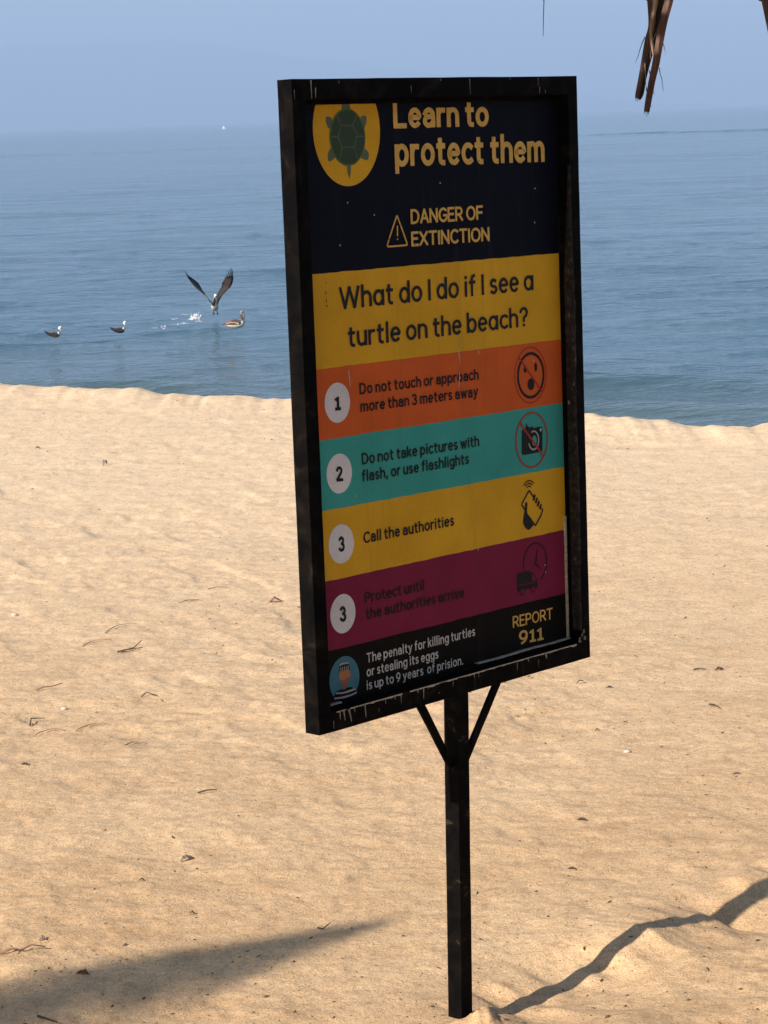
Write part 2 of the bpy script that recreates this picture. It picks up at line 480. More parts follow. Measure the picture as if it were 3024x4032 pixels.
# ---- flat print on the panel -------------------------------------------------
TP = .0322
def flat(name, polys, z, parent=None, wob=0.0, seed=0):
    """polys: list of (material key, [(u, v)...]) laid on the panel, each layer a hair above the last"""
    parent = parent or panel
    vs, fs, mi, mats = [], [], [], []
    for k, (mk, pts) in enumerate(polys):
        if mk not in mats: mats.append(mk)
        s = len(vs)
        n = len(pts)
        for (u, v) in pts: vs.append(L(u, v, TP - z - k * .00008))
        fs.append(list(range(s, s + n))); mi.append(mats.index(mk))
    # keep all polygons facing the viewer
    out = []
    for f in fs:
        a = 0.0
        for i in range(len(f)):
            p, q = vs[f[i]], vs[f[(i + 1) % len(f)]]
            a += p[0] * q[2] - q[0] * p[2]
        out.append(f if a > 0 else f[::-1])
    return mesh(name, vs, out, [M[m] for m in mats], parent, mi)

def ell(cx, cy, rx, ry, n=44, jit=0.0, a0=0, a1=2 * math.pi):
    rs = random.Random(int(cx * 9999) + int(cy * 7777))
    ph = rs.uniform(0, 6)
    return [(cx + rx * (1 + jit * math.sin(3 * a + ph) + jit * .6 * math.sin(7 * a)) * math.cos(a), cy + ry * (1 + jit * math.sin(2 * a + ph)) * math.sin(a))
            for a in [a0 + (a1 - a0) * i / n for i in range(n if a1 - a0 > 6.28 else n + 1)]]

def ribbon(pts, w, closed=False, wj=0.0):
    """quads of a painted line of width w through pts (u, v) -> list of polygons"""
    n = len(pts); out = []; Ls = []; Rs = []
    for i, p in enumerate(pts):
        a = pts[(i - 1) % n] if (closed or i > 0) else p
        b = pts[(i + 1) % n] if (closed or i < n - 1) else p
        dx, dy = b[0] - a[0], b[1] - a[1]; l = math.hypot(dx, dy) or 1
        ww = (w if not isinstance(w, (list, tuple)) else w[i]) / 2 * (1 + wj * random.uniform(-1, 1))
        Ls.append((p[0] - dy / l * ww, p[1] + dx / l * ww)); Rs.append((p[0] + dy / l * ww, p[1] - dx / l * ww))
    for i in range(n if closed else n - 1):
        j = (i + 1) % n
        out.append([Ls[i], Ls[j], Rs[j], Rs[i]])
    return out

def strokes_mesh(name, layers, z, parent=None):
    """layers: list of (material key, [polygons]); polygons in one layer share a height and do not overlap"""
    parent = parent or panel
    vs, fs, mi, mats = [], [], [], []
    for k, (mk, polys) in enumerate(layers):
        if mk not in mats: mats.append(mk)
        for pts in polys:
            s = len(vs)
            for (u, v) in pts: vs.append(L(u, v, TP - z - k * .00002))
            f = list(range(s, s + len(pts))); a = 0.0
            for i in range(len(f)):
                p, q = vs[f[i]], vs[f[(i + 1) % len(f)]]
                a += p[0] * q[2] - q[0] * p[2]
            fs.append(f if a > 0 else f[::-1]); mi.append(mats.index(mk))
    return mesh(name, vs, fs, [M[m] for m in mats], parent, mi)

# bands
BV = [(.3351, .3388), (.5027, .5078), (.6294, .6341), (.7562, .7612), (.8837, .8880), (1.0115, 1.0165)]
def bandpoly(top, bot, seed):
    rs = random.Random(seed); ul, ur = .0325, .7255
    def edge(e, q):
        rr = random.Random(q * 31 + 5)
        return [(ul + (ur - ul) * i / 40, e[0] + (e[1] - e[0]) * ((i / 40 * (ur - ul) + ul - .056) / .668) + rr.uniform(-.0006, .0006)) for i in range(41)]
    t = edge(top, seed); b = edge(bot, seed + 1)
    t = [(u - .005 * v, v) for u, v in t]; b = [(u - .005 * v, v) for u, v in b]
    return t + b[::-1]
for i, (mk, lab) in enumerate([('yellow', 'yellow question band'), ('orange', 'orange band of rule one'), ('teal', 'teal band of rule two'), ('yellow', 'yellow band of rule three'),
                               ('purple', 'purple band of the second rule three'), ('brownblack', 'black band at the foot of the panel')]):
    bot = BV[i + 1] if i < 5 else (1.1135, 1.1135)
    o = flat('band', [(mk, bandpoly(BV[i], bot, i))], .0004)
    o['label'] = lab

# number discs
for cx, cy in [(.1051, .5668), (.1021, .6940), (.0993, .8217), (.0956, .9492)]:
    flat('number_disc', [('white', ell(cx, cy, .0317, .0358, jit=.006))], .0008)

# ---- stroke lettering --------------------------------------------------------
def arc(cx, cy, rx, ry, a0, a1, n=None):
    n = n or max(4, int(abs(a1 - a0) / 18))
    return [(cx + rx * math.cos(R(a0 + (a1 - a0) * i / n)), cy + ry * math.sin(R(a0 + (a1 - a0) * i / n))) for i in range(n + 1)]
X = 1.0; CAP = 1.42; ASC = 1.48
def O_(w): return [arc(w / 2, .5, w / 2, .5, 0, 360, 20)]
GL = {
 'a': (.72, [arc(.36, .62, .34, .38, 160, 0) + [(.70, .0)], [(.70, .58), (.36, .56)] + arc(.30, .28, .28, .28, 90, 270)[0:] + [(.42, .0), (.70, .22)]]),
 '@': (.80, [arc(.38, .5, .38, .5, 0, 360, 20), [(.78, 1.0), (.78, 0)]]),
 'b': (.78, [[(0, ASC), (0, 0)], arc(.40, .5, .38, .5, 180, -180, 20)]),
 'c': (.66, [arc(.40, .5, .40, .5, 50, 310, 14)]),
 'd': (.78, [[(.78, ASC), (.78, 0)], arc(.38, .5, .38, .5, 0, 360, 20)]),
 'e': (.74, [[(.04, .52), (.72, .52)] + arc(.38, .5, .37, .5, 4, 312, 18)]),
 'f': (.46, [[(.18, 0), (.18, 1.15)] + arc(.42, 1.18, .24, .30, 180, 90), [(0, .98), (.44, .98)]]),
 'g': (.78, [arc(.38, .5, .38, .5, 0, 360, 20), [(.78, 1.0), (.78, -.10)] + arc(.40, -.12, .38, .32, 0, -150)]),
 'h': (.72, [[(0, ASC), (0, 0)], [(0, .55)] + arc(.36, .62, .36, .38, 160, 0) + [(.72, 0)]]),
 'i': (.10, [[(.05, 1.0), (.05, 0)], [(.05, 1.36), (.05, 1.40)]]),
 'k': (.64, [[(0, ASC), (0, 0)], [(.60, 1.0), (.06, .42)], [(.24, .60), (.66, 0)]]),
 'l': (.10, [[(.05, ASC), (.05, 0)]]),
 'm': (1.20, [[(0, 1), (0, 0)], [(0, .55)] + arc(.30, .64, .30, .36, 160, 0) + [(.60, 0)], [(.60, .55)] + arc(.90, .64, .30, .36, 160, 0) + [(1.20, 0)]]),
 'n': (.70, [[(0, 1), (0, 0)], [(0, .55)] + arc(.35, .62, .35, .38, 160, 0) + [(.70, 0)]]),
 'o': (.80, [arc(.40, .5, .40, .5, 0, 360, 20)]),
 'p': (.78, [[(0, 1.0), (0, -.42)], arc(.40, .5, .38, .5, 180, -180, 20)]),
 'r': (.42, [[(0, 1), (0, 0)], [(0, .50)] + arc(.34, .58, .34, .40, 165, 75)]),
 's': (.56, [arc(.28, .745, .25, .255, 40, 250, 8) + arc(.28, .255, .27, .255, 70, -140, 8)]),
 't': (.48, [[(.18, 1.32), (.18, .28)] + arc(.40, .26, .22, .26, 180, 280), [(0, .98), (.46, .98)]]),
 'u': (.70, [[(0, 1), (0, .38)] + arc(.35, .38, .35, .38, 180, 340), [(.70, 1), (.70, 0)]]),
 'v': (.70, [[(0, 1), (.35, 0)], [(.35, 0), (.70, 1)]]),
 'w': (1.08, [[(0, 1), (.27, 0)], [(.27, 0), (.54, .9)], [(.54, .9), (.81, 0)], [(.81, 0), (1.08, 1)]]),
 'y': (.72, [[(0, 1), (.37, .04)], [(.72, 1), (.34, -.05), (.22, -.32), (.02, -.40)]]),
 'A': (1.0, [[(0, 0), (.5, CAP)], [(.5, CAP), (1.0, 0)], [(.2, .45), (.8, .45)]]),
 'C': (.95, [arc(.58, .71, .56, .71, 48, 312, 18)]),
 'D': (.98, [[(0, 0), (0, CAP)], [(0, CAP), (.38, CAP)] + arc(.38, .71, .60, .71, 90, -90, 12) + [(0, 0)]]),
 'E': (.76, [[(0, 0), (0, CAP)], [(0, CAP), (.76, CAP)], [(0, .74), (.68, .74)], [(0, 0), (.78, 0)]]),
 'F': (.74, [[(0, 0), (0, CAP)], [(0, CAP), (.76, CAP)], [(0, .72), (.68, .72)]]),
 'G': (1.0, [arc(.58, .71, .56, .71, 48, 340, 18) + [(1.08, .66), (.66, .66)]]),
 'I': (.10, [[(.05, 0), (.05, CAP)]]),
 'L': (.76, [[(0, CAP), (0, 0)], [(0, 0), (.76, 0)]]),
 'N': (.95, [[(0, 0), (0, CAP)], [(0, CAP), (.95, 0)], [(.95, 0), (.95, CAP)]]),
 'O': (1.16, [arc(.58, .71, .58, .71, 0, 360, 24)]),
 'P': (.82, [[(0, 0), (0, CAP)], [(0, CAP), (.44, CAP)] + arc(.44, 1.03, .40, .39, 90, -90, 8) + [(0, .64)]]),
 'R': (.88, [[(0, 0), (0, CAP)], [(0, CAP), (.44, CAP)] + arc(.44, 1.03, .40, .39, 90, -90, 8) + [(0, .64)], [(.44, .64), (.90, 0)]]),
 'T': (.92, [[(.46, 0), (.46, CAP)], [(0, CAP), (.92, CAP)]]),
 'W': (1.60, [[(0, CAP), (.38, 0)], [(.38, 0), (.80, CAP)], [(.80, CAP), (1.22, 0)], [(1.22, 0), (1.60, CAP)]]),
 'X': (.96, [[(0, CAP), (.96, 0)], [(0, 0), (.96, CAP)]]),
 '1': (.52, [[(.02, 1.12), (.30, CAP), (.30, 0)], [(.02, 0), (.56, 0)]]),
 '2': (.80, [arc(.38, 1.04, .36, .38, 165, -25, 10) + [(.02, .04)], [(.02, .0), (.82, 0)]]),
 '3': (.78, [arc(.36, 1.07, .34, .35, 150, -80, 9), arc(.36, .37, .40, .38, 80, -150, 10)]),
 '9': (.84, [arc(.42, .95, .40, .47, 0, 360, 20), [(.82, .95), (.78, .55), (.58, .18), (.24, -.02)]]),
 '?': (.72, [arc(.36, 1.06, .34, .36, 165, -40, 9) + [(.36, .62), (.36, .40)], [(.36, .02), (.36, .05)]]),
 ',': (.12, [[(.08, .06), (.0, -.26)]]),
 '.': (.10, [[(.05, .0), (.05, .05)]]),
}
def layout(s, gap):
    x = 0; out = []
    for ch in s:
        if ch == ' ': x += .40; continue
        wd, st = GL[ch]
        out.append((x, st)); x += wd + gap
    return out, x - gap
UPX = (.0098, -1.0)
def lettering(s, B0, B1, H, kind, mat, wt=.22, gap=.34, z=.0014, rough=.05, label=None):
    unit = H / (CAP + wt) if kind == 'cap' else H / (X + wt)          # metres per glyph unit, upwards
    gl, tot = layout(s, gap)
    dx, dy = B1[0] - B0[0], B1[1] - B0[1]
    hs = 1.0 / (tot + wt)
    rs = random.Random(hash(s) % 1000 if False else sum(map(ord, s)))
    def W(x, y):
        k = (x + wt / 2) * hs; yy = (y + wt / 2) * unit
        return (B0[0] + dx * k + UPX[0] * yy, B0[1] + dy * k + UPX[1] * yy)
    hx = math.hypot(dx, dy) * hs                                      # metres per glyph unit, sideways
    layers = []
    for (x0, st) in gl:
        for si, pts in enumerate(st):
            closed = len(pts) > 12 and math.dist(pts[0], pts[-1]) < 1e-6
            P = [(x0 + p[0], p[1]) for p in pts]
            if closed: P = P[:-1]
            elif len(P) == 2 and math.dist(P[0], P[1]) > .3:
                a, b = P; P = [(a[0] + (b[0] - a[0]) * i / 6, a[1] + (b[1] - a[1]) * i / 6) for i in range(7)]
            n = len(P); Ls = []; Rs = []
            for i, p in enumerate(P):
                a = P[(i - 1) % n] if (closed or i) else p
                b = P[(i + 1) % n] if (closed or i < n - 1) else p
                ux, uy = b[0] - a[0], b[1] - a[1]; l = math.hypot(ux, uy) or 1
                ww = wt / 2 * (1 + rough * rs.uniform(-1, 1)); 
                Ls.append((p[0] - uy / l * ww, p[1] + ux / l * ww)); Rs.append((p[0] + uy / l * ww, p[1] - ux / l * ww))
            polys = [[Ls[i], Ls[(i + 1) % n], Rs[(i + 1) % n], Rs[i]] for i in range(n if closed else n - 1)]
            if not closed:
                for e, (c0, nb) in enumerate(((P[0], P[1]), (P[-1], P[-2]))):
                    an = math.atan2(c0[1] - nb[1], c0[0] - nb[0])
                    ends = (Rs[0], Ls[0]) if e == 0 else (Ls[-1], Rs[-1])
                    cap = [(c0[0] + wt / 2 * 1.25 * math.cos(an + R(t)), c0[1] + wt / 2 * 1.25 * math.sin(an + R(t))) for t in (50, -50)]
                    da = math.dist(ends[0], cap[0])
                    if da > math.dist(ends[1], cap[0]): ends = ends[::-1]
                    polys.append([ends[0]] + cap + [ends[1]])
            layers.append((mat, [[W(*q) for q in pg] for pg in polys]))
    # cycle the strokes over a few heights so crossing strokes never share a plane
    vs, fs = [], []
    for k, (mk, polys) in enumerate(layers):
        for pts in polys:
            s0 = len(vs)
            for (u, v) in pts: vs.append(L(u, v, TP - z - (k % 5) * .00004))
            f = list(range(s0, s0 + len(pts))); a = 0.0
            for i in range(len(f)):
                p, q = vs[f[i]], vs[f[(i + 1) % len(f)]]
                a += p[0] * q[2] - q[0] * p[2]
            fs.append(f if a > 0 else f[::-1])
    o = mesh('lettering', vs, fs, M[mat], panel)
    if label: o['label'] = label
    return o

lettering('Learn to', (.2749, .0884), (.5316, .0909), .0490, 'cap', 'ochre', .33, .42)
lettering('protect them', (.2750, .1569), (.6888, .1624), .0415, 'x', 'ochre', .32, .42)
lettering('DANGER OF', (.3101, .2615), (.5062, .2632), .0272, 'cap', 'ochre', .29, .36)
lettering('EXTINCTION', (.3094, .3020), (.5226, .3045), .0272, 'cap', 'ochre', .29, .36)
lettering('Wh@t do I do if I see @', (.1203, .4026), (.6458, .4063), .0405, 'cap', 'ink', .245, .36, rough=.10)
lettering('turtle on the be@ch?', (.1371, .4715), (.6268, .4745), .0288, 'x', 'ink', .245, .36, rough=.10)
lettering('Do not touch or approach', (.1612, .5583), (.4791, .5634), .0206, 'cap', 'inkred', .28, .42, rough=.1)
lettering('more than 3 meters away', (.1613, .5905), (.4758, .5955), .0158, 'x', 'inkred', .28, .42, rough=.1)
lettering('Do not take pictures with', (.1595, .6858), (.4743, .6904), .0212, 'cap', 'inkteal', .28, .42, rough=.1)
lettering('flash, or use flashlights', (.1576, .7170), (.4442, .7204), .0210, 'cap', 'inkteal', .28, .42, rough=.1)
lettering('Call the authorities', (.1548, .8299), (.3967, .8321), .0212, 'cap', 'ink', .28, .42, rough=.1)
lettering('Protect until', (.1523, .9405), (.3090, .9420), .0207, 'cap', 'inkpurple', .28, .42, rough=.1)
lettering('the authorities arrive', (.1529, .9709), (.4183, .9743), .0207, 'cap', 'inkpurple', .28, .42, rough=.1)
lettering('The penalty for killing turtles', (.1497, 1.0512), (.4441, 1.0540), .0185, 'cap', 'greyink', .26, .42, rough=.12)
lettering('or stealing its eggs', (.1481, 1.0768), (.3398, 1.0785), .0138, 'x', 'greyink', .26, .42, rough=.12)
lettering('is up to 9 years  of prision.', (.1466, 1.1015), (.4078, 1.1035), .0180, 'cap', 'greyink', .26, .42, rough=.12)
lettering('REPORT', (.5531, 1.0588), (.6727, 1.0617), .0235, 'cap', 'ochre', .24, .36)
lettering('911', (.5691, 1.0950), (.6428, 1.0985), .0275, 'cap', 'ochre', .28, .42)
lettering('1', (.0975, .5807), (.1127, .5810), .0274, 'cap', 'ink', .38, .3)
lettering('2', (.0930, .7080), (.1106, .7090), .0277, 'cap', 'ink', .36, .3)
lettering('3', (.0913, .8359), (.1072, .8362), .0284, 'cap', 'ink', .36, .3)
lettering('3', (.0865, .9636), (.1034, .9649), .0292, 'cap', 'ink', .36, .3)

# ---- pictograms --------------------------------------------------------------
def smooth(pts, k=6, closed=True):
    n = len(pts); out = []
    rng = range(n if closed else n - 1)
    for i in rng:
        p0, p1, p2, p3 = (pts[(i + j) % n] if closed else pts[max(0, min(n - 1, i + j))] for j in (-1, 0, 1, 2))
        for j in range(k):
            t = j / k
            out.append(tuple(.5 * ((2 * p1[q]) + (-p0[q] + p2[q]) * t + (2 * p0[q] - 5 * p1[q] + 4 * p2[q] - p3[q]) * t * t + (-p0[q] + 3 * p1[q] - 3 * p2[q] + p3[q]) * t ** 3) for q in (0, 1)))
    if not closed: out.append(pts[-1])
    return out

def picto(label, layers, z=.0009):
    """layers: (material, polygon) or (material, [polygons])"""
    ls = [(m, p if isinstance(p[0], list) else [p]) for m, p in layers]
    vs, fs, mi, mats = [], [], [], []
    for k, (mk, polys) in enumerate(ls):
        if mk not in mats: mats.append(mk)
        for pts in polys:
            s = len(vs)
            for (u, v) in pts: vs.append(L(u, v, TP - z - k * .00010))
            f = list(range(s, s + len(pts))); a = 0.0
            for i in range(len(f)):
                p, q = vs[f[i]], vs[f[(i + 1) % len(f)]]
                a += p[0] * q[2] - q[0] * p[2]
            fs.append(f if a > 0 else f[::-1]); mi.append(mats.index(mk))
    o = mesh('pictogram', vs, fs, [M[m] for m in mats], panel, mi)
    o['label'] = label
    return o

# turtle on its yellow disc, cut off by the top bead
disc = [(u, max(v, .0405)) for u, v in ell(.1577, .0875, .0828, .0990, 72)]
sc1 = [(.1336, .0621), (.1434, .0790), (.1418, .0833), (.1355, .0984), (.1365, .1042), (.1431, .1178), (.1364, .1378)]
sc2 = [(.1825, .0639), (.1720, .0791), (.1738, .0840), (.1812, .0976), (.1794, .1053), (.1724, .1186), (.1808, .1382)]
picto('green turtle seen from above on a yellow disc', [
    ('yellow', disc),
    ('turtleskin', [(.1480, .0400), (.1670, .0400), (.1680, .0540), (.1466, .0540)]),
    ('turtleskin', smooth([(.1212, .0671), (.1147, .0641), (.1086, .0644), (.1067, .0682), (.1085, .0768), (.1134, .0845), (.1220, .0808)], 4)),
    ('turtleskin', smooth([(.1933, .0675), (.2004, .0638), (.2066, .0654), (.2076, .0722), (.2035, .0827), (.1998, .0865), (.1940, .0787)], 4)),
    ('turtleskin', smooth([(.1163, .1194), (.1095, .1254), (.1074, .1330), (.1086, .1402), (.1139, .1411), (.1247, .1354), (.1223, .1258)], 4)),
    ('turtleskin', smooth([(.1994, .1219), (.2077, .1284), (.2094, .1352), (.2062, .1415), (.2000, .1418), (.1900, .1376), (.1930, .1271)], 4)),
    ('turtleskin', [(.1533, .1490), (.1638, .1490), (.1621, .1637), (.1581, .1742), (.1546, .1634)]),
    ('shelledge', ell(.1580, .1009, .0444, .0503, 56)),
    ('shell', ell(.1584, .1010, .0412, .0470, 56)),
    ('scuteline', ribbon(sc1, .0028)), ('scuteline', ribbon(sc2, .0028)),
    ('scuteline', ribbon([(.1433, .0802), (.1719, .0806)], .0026)), ('scuteline', ribbon([(.1431, .1180), (.1724, .1185)], .0026)),
    ('scuteline', ribbon([(.1180, .0994), (.1354, .0992)], .0026)), ('scuteline', ribbon([(.1810, .1001), (.1985, .1000)], .0026))])

# warning triangle
tri = [(.2752, .2454), (.2775, .2480), (.2975, .2925), (.2982, .2962), (.2955, .2985), (.2515, .2985), (.2485, .2962), (.2490, .2925), (.2728, .2480)]
picto('outlined warning triangle with exclamation mark', [
    ('ochre', ribbon(smooth(tri, 3), .0032, True)), ('ochre', ribbon([(.2752, .2625), (.2746, .2812)], .0030)), ('ochre', ribbon([(.2744, .2850), (.2743, .2880)], .0030))])

# shouting face, struck through
picto('struck-through shouting face in a red ring', [
    ('inkred', ribbon(ell(.6296, .5702, .0378, .0428, 40), .0056, True)),
    ('inkred', ell(.6447, .5553, .0042, .0088, 20)), ('inkred', ell(.6135, .5566, .0040, .0072, 20)), ('inkred', ell(.6291, .5874, .0101, .0116, 28)),
    ('redline', ribbon(ell(.6285, .5696, .0463, .0540, 48), .0022, True)),
    ('redline', ribbon([(.5960, .5330), (.6120, .5500), (.6440, .5860), (.6625, .6065)], .0032))])

# camera with flash, struck through
picto('struck-through camera with flash in a red ring', [
    ('inkteal', [(.5979, .6742), (.6074, .6734), (.6096, .6686), (.6122, .6614), (.6162, .6688), (.6246, .6723), (.6281, .6679), (.6322, .6738), (.6533, .6731), (.6575, .6745), (.6589, .6785), (.6572, .7210), (.6550, .7232), (.6061, .7232), (.5975, .7225), (.5957, .7190)]),
    ('grey', ribbon(ell(.6321, .6979, .0148, .0180, 26, a0=-2.0, a1=2.9), .0032)),
    ('teal', ell(.6340, .6987, .0072, .0100, 24)), ('inkteal', ribbon(ell(.6336, .6984, .0100, .0132, 28), .0022, True)),
    ('greyink', ell(.6534, .6794, .0029, .0033, 16)),
    ('redline', ribbon(ell(.6263, .6964, .0468, .0535, 48), .0034, True)),
    ('redline', ribbon([(.5925, .6575), (.6100, .6790), (.6420, .7130), (.6600, .7345)], .0046))])

# hand holding a phone
def wf(cx, cy, r, w_): return ribbon([(cx + r * math.cos(R(t)), cy - r * .95 * math.sin(R(t))) for t in range(35, 150, 14)], w_)
picto('hand holding a ringing phone', [
    ('ink', wf(.6135, .7925, .0180, .0026)), ('ink', wf(.6135, .7925, .0125, .0026)), ('ink', wf(.6135, .7925, .0068, .0026)),
    ('ink', ribbon([(.6270, .8095), (.6140, .7950), (.6128, .7955), (.5912, .8180), (.5908, .8200), (.5990, .8300)], .0034)),
    ('ink', ribbon([(.6499, .8345), (.6526, .8395), (.6463, .8493), (.6300, .8660), (.6285, .8665), (.6215, .8590)], .0036)),
    ('ink', smooth([(.6008, .8194), (.6038, .8162), (.6075, .8203), (.6058, .8369), (.6141, .8472), (.6242, .8604), (.6190, .8675), (.6110, .8715), (.6052, .8709), (.5986, .8657), (.5941, .8586), (.5935, .8507), (.5982, .8332)], 4)),
    ('ink', ribbon([(.6306, .8050), (.6253, .8160)], .0052)), ('ink', ribbon([(.6368, .8125), (.6313, .8222)], .0052)),
    ('ink', ribbon([(.6427, .8195), (.6364, .8294)], .0052)), ('ink', ribbon([(.6483, .8268), (.6430, .8360)], .0052))])

# clock and van
picto('clock face with a delivery van in front', [
    ('inkpurple', ribbon(ell(.6252, .9404, .0345, .0392, 40, a0=-3.35, a1=1.15), .0030)),
    ('inkpurple', [(.6322, .9120), (.6334, .9122), (.6302, .9395), (.6240, .9415), (.6262, .9370)]),
    ('inkpurple', ribbon([(.6240, .9405), (.6310, .9472), (.6424, .9562)], [.0040, .0030, .0016])),
    ('inkpurple', [(.5706, .9535), (.5877, .9526), (.6023, .9526), (.6109, .9560), (.6186, .9596), (.6297, .9765), (.6307, .9885), (.6250, .9922), (.6134, .9883), (.5918, .9892), (.5861, .9863), (.5733, .9913), (.5691, .9861)]),
    ('purple', ribbon([(.5700, .9777), (.6305, .9786)], .0012)), ('purple', [(.6147, .9615), (.6175, .9622), (.6258, .9750), (.6135, .9751)]),
    ('purple', ell(.5839, .9919, .0070, .0072, 20)), ('inkpurple', ribbon(ell(.5839, .9919, .0055, .0058, 20), .0022, True)),
    ('purple', ell(.6161, .9917, .0070, .0072, 20)), ('inkpurple', ribbon(ell(.6161, .9917, .0055, .0058, 20), .0022, True))])

# prisoner on a blue disc
bd = [(u, min(v, 1.1105)) for u, v in ell(.0922, 1.0694, .0378, .0418, 60)]
layers = [('blue', bd),
    ('navy', [(.0627, 1.0995), (.0684, 1.0886), (.0836, 1.0870), (.0890, 1.0891), (.0988, 1.0864), (.1088, 1.0880), (.1175, 1.0929), (.1204, 1.0991), (.1170, 1.1090), (.0971, 1.1100), (.0690, 1.1095)]),
    ('skin2', [(.0855, 1.0763), (.0993, 1.0772), (.0988, 1.0865), (.0890, 1.0895), (.0859, 1.0820)]),
    ('skin', smooth([(.0805, 1.0550), (.0906, 1.0520), (.1057, 1.0552), (.1073, 1.0639), (.1042, 1.0726), (.0980, 1.0788), (.0903, 1.0801), (.0831, 1.0740), (.0791, 1.0658)], 4)),
    ('skin2', smooth([(.0811, 1.0675), (.0896, 1.0712), (.1034, 1.0680), (.1042, 1.0726), (.0980, 1.0788), (.0903, 1.0801), (.0831, 1.0745)], 4)),
    ('ink', [(.0806, 1.0412), (.0865, 1.0385), (.1016, 1.0400), (.1059, 1.0440), (.1061, 1.0570), (.1008, 1.0534), (.0818, 1.0552), (.0795, 1.0511)]),
    ('grey', [(.0806, 1.0412), (.0865, 1.0385), (.1016, 1.0400), (.1059, 1.0440), (.1050, 1.0448), (.1010, 1.0425), (.0865, 1.0422), (.0812, 1.0440)])]
for x in (.0834, .0880, .0926, .0972, .1017): layers.append(('grey', ribbon([(x, 1.0463), (x + .0001, 1.0552)], .0018)))
layers += [('grey', [(.0678, 1.0898), (.0883, 1.0926), (.1099, 1.0914), (.1167, 1.0918), (.1175, 1.0948), (.0982, 1.0962), (.0831, 1.0956), (.0670, 1.0926)]),
    ('grey', [(.0634, 1.0985), (.0829, 1.1005), (.1056, 1.1005), (.1205, 1.0985), (.1200, 1.1018), (.1054, 1.1038), (.0851, 1.1042), (.0632, 1.1015)])]
picto('prisoner in striped cap and shirt on a blue disc', layers, z=.0007)

marks = []
for (a, b) in [((.4252, .5015), (.4266, .5280)), ((.4258, .5445), (.4216, .5735)), ((.4790, .5080), (.4813, .5160)), ((.1348, .5120), (.1373, .5410)), ((.6350, .5390), (.6374, .5455)),
               ((.4240, .8480), (.4246, .8525)), ((.4590, .8860), (.4600, .8905)), ((.5650, .8350), (.5642, .8375)), ((.6530, .9620), (.6540, .9655)), ((.6515, .9480), (.6535, .9510)), ((.1390, .7390), (.1398, .7415))]:
    marks.append(('greyink', ribbon([a, ((a[0] + b[0]) / 2 + .0006, (a[1] + b[1]) / 2), b], [.0014, .0018, .0006])))
for (u, v) in [(.1500, .2150), (.1270, .2890), (.6520, .2760), (.6560, .2110), (.3900, .1900), (.2150, .2400)]:
    marks.append(('greyink', ell(u, v, .0014, .0016, 8)))
for (u, v, w_, h_) in [(.0880, .3520, .0010, .0014), (.0868, .3700, .0012, .0030), (.0866, .3840, .0010, .0040), (.0870, .3930, .0020, .0016)]:
    marks.append(('ink', ell(u, v, w_, h_, 8)))
picto('pale nicks and dark specks scratched into the print', marks, z=.0018)['kind'] = 'stuff'

# ---- wear on the frame: cream drips, bare edges in sunlit cream, peeled strip -------------------
def chip_strip(name, runs, mat, t, parent, label=None):
    vs, fs = [], []
    for pts in runs:
        s = len(vs)
        for (u, v) in pts: vs.append(L(u, v, t))
        f = list(range(s, s + len(pts))); a = 0.0
        for i in range(len(f)):
            p, q = vs[f[i]], vs[f[(i + 1) % len(f)]]
            a += p[0] * q[2] - q[0] * p[2]
        fs.append(f if a > 0 else f[::-1])
    o = mesh(name, vs, fs, mat, parent)
    if label: o['label'] = label
    return o
rs = random.Random(3)
def drip(u, v0, v1, wd, skew=0.0):
    return [(u - wd / 2, v0), (u + wd / 2, v0), (u + wd * .32 + skew * .5, (v0 * .6 + v1 * .4)), (u + wd * .25 + skew, v1), (u - wd * .1 + skew, v1 + .0006), (u - wd * .30 + skew * .5, (v0 * .55 + v1 * .45))]
drips = [drip(.0465, 1.1168, 1.1300, .0030), drip(.0560, 1.1168, 1.1345, .0042, .002), drip(.0690, 1.1166, 1.1400, .0056, .005), drip(.0835, 1.1166, 1.1250, .0022),
         drip(.1100, 1.1170, 1.1400, .0040, .001), drip(.1630, 1.1170, 1.1250, .0022), drip(.1880, 1.1168, 1.1225, .003), drip(.2035, 1.1168, 1.1330, .0022),
         drip(.2485, 1.1165, 1.1225, .0044), drip(.2640, 1.1165, 1.1370, .0034, -.0010), drip(.2760, 1.1165, 1.1210, .0020), drip(.3440, 1.1190, 1.1300, .0014),
         drip(.4020, 1.1165, 1.1240, .0018, .002), drip(.4160, 1.1165, 1.1260, .0016), drip(.5270, 1.1175, 1.1330, .0022), drip(.5600, 1.1165, 1.1230, .004),
         drip(.6120, 1.1165, 1.1270, .0060, .002), drip(.6260, 1.1165, 1.1190, .004), drip(.5900, 1.1250, 1.1400, .0012), drip(.0300, 1.1300, 1.1440, .0016),
         drip(.1450, 1.1300, 1.1380, .0012), drip(.3060, 1.1330, 1.1350, .0030)]
top = [drip(.0450, .0022, .0330, .0034), drip(.0555, .0150, .0320, .0028, -.001), drip(.0010 + .004, .018, .034, .0016), drip(.4478, .0030, .0310, .0020, .0008),
       drip(.2920, .0140, .0270, .0014), drip(.6400, .0030, .0170, .0014), drip(.6440, .0200, .0320, .0020, -.001), drip(.6600, .0260, .0320, .0014), drip(.3700, .0030, .0060, .0030), drip(.1120, .0040, .0090, .0016), drip(.5600, .0020, .0060, .0016)]
chip_strip('paint_drips', drips + top, M['cream'], -.0007, sign, 'dried cream drips running down the rails')['kind'] = 'stuff'
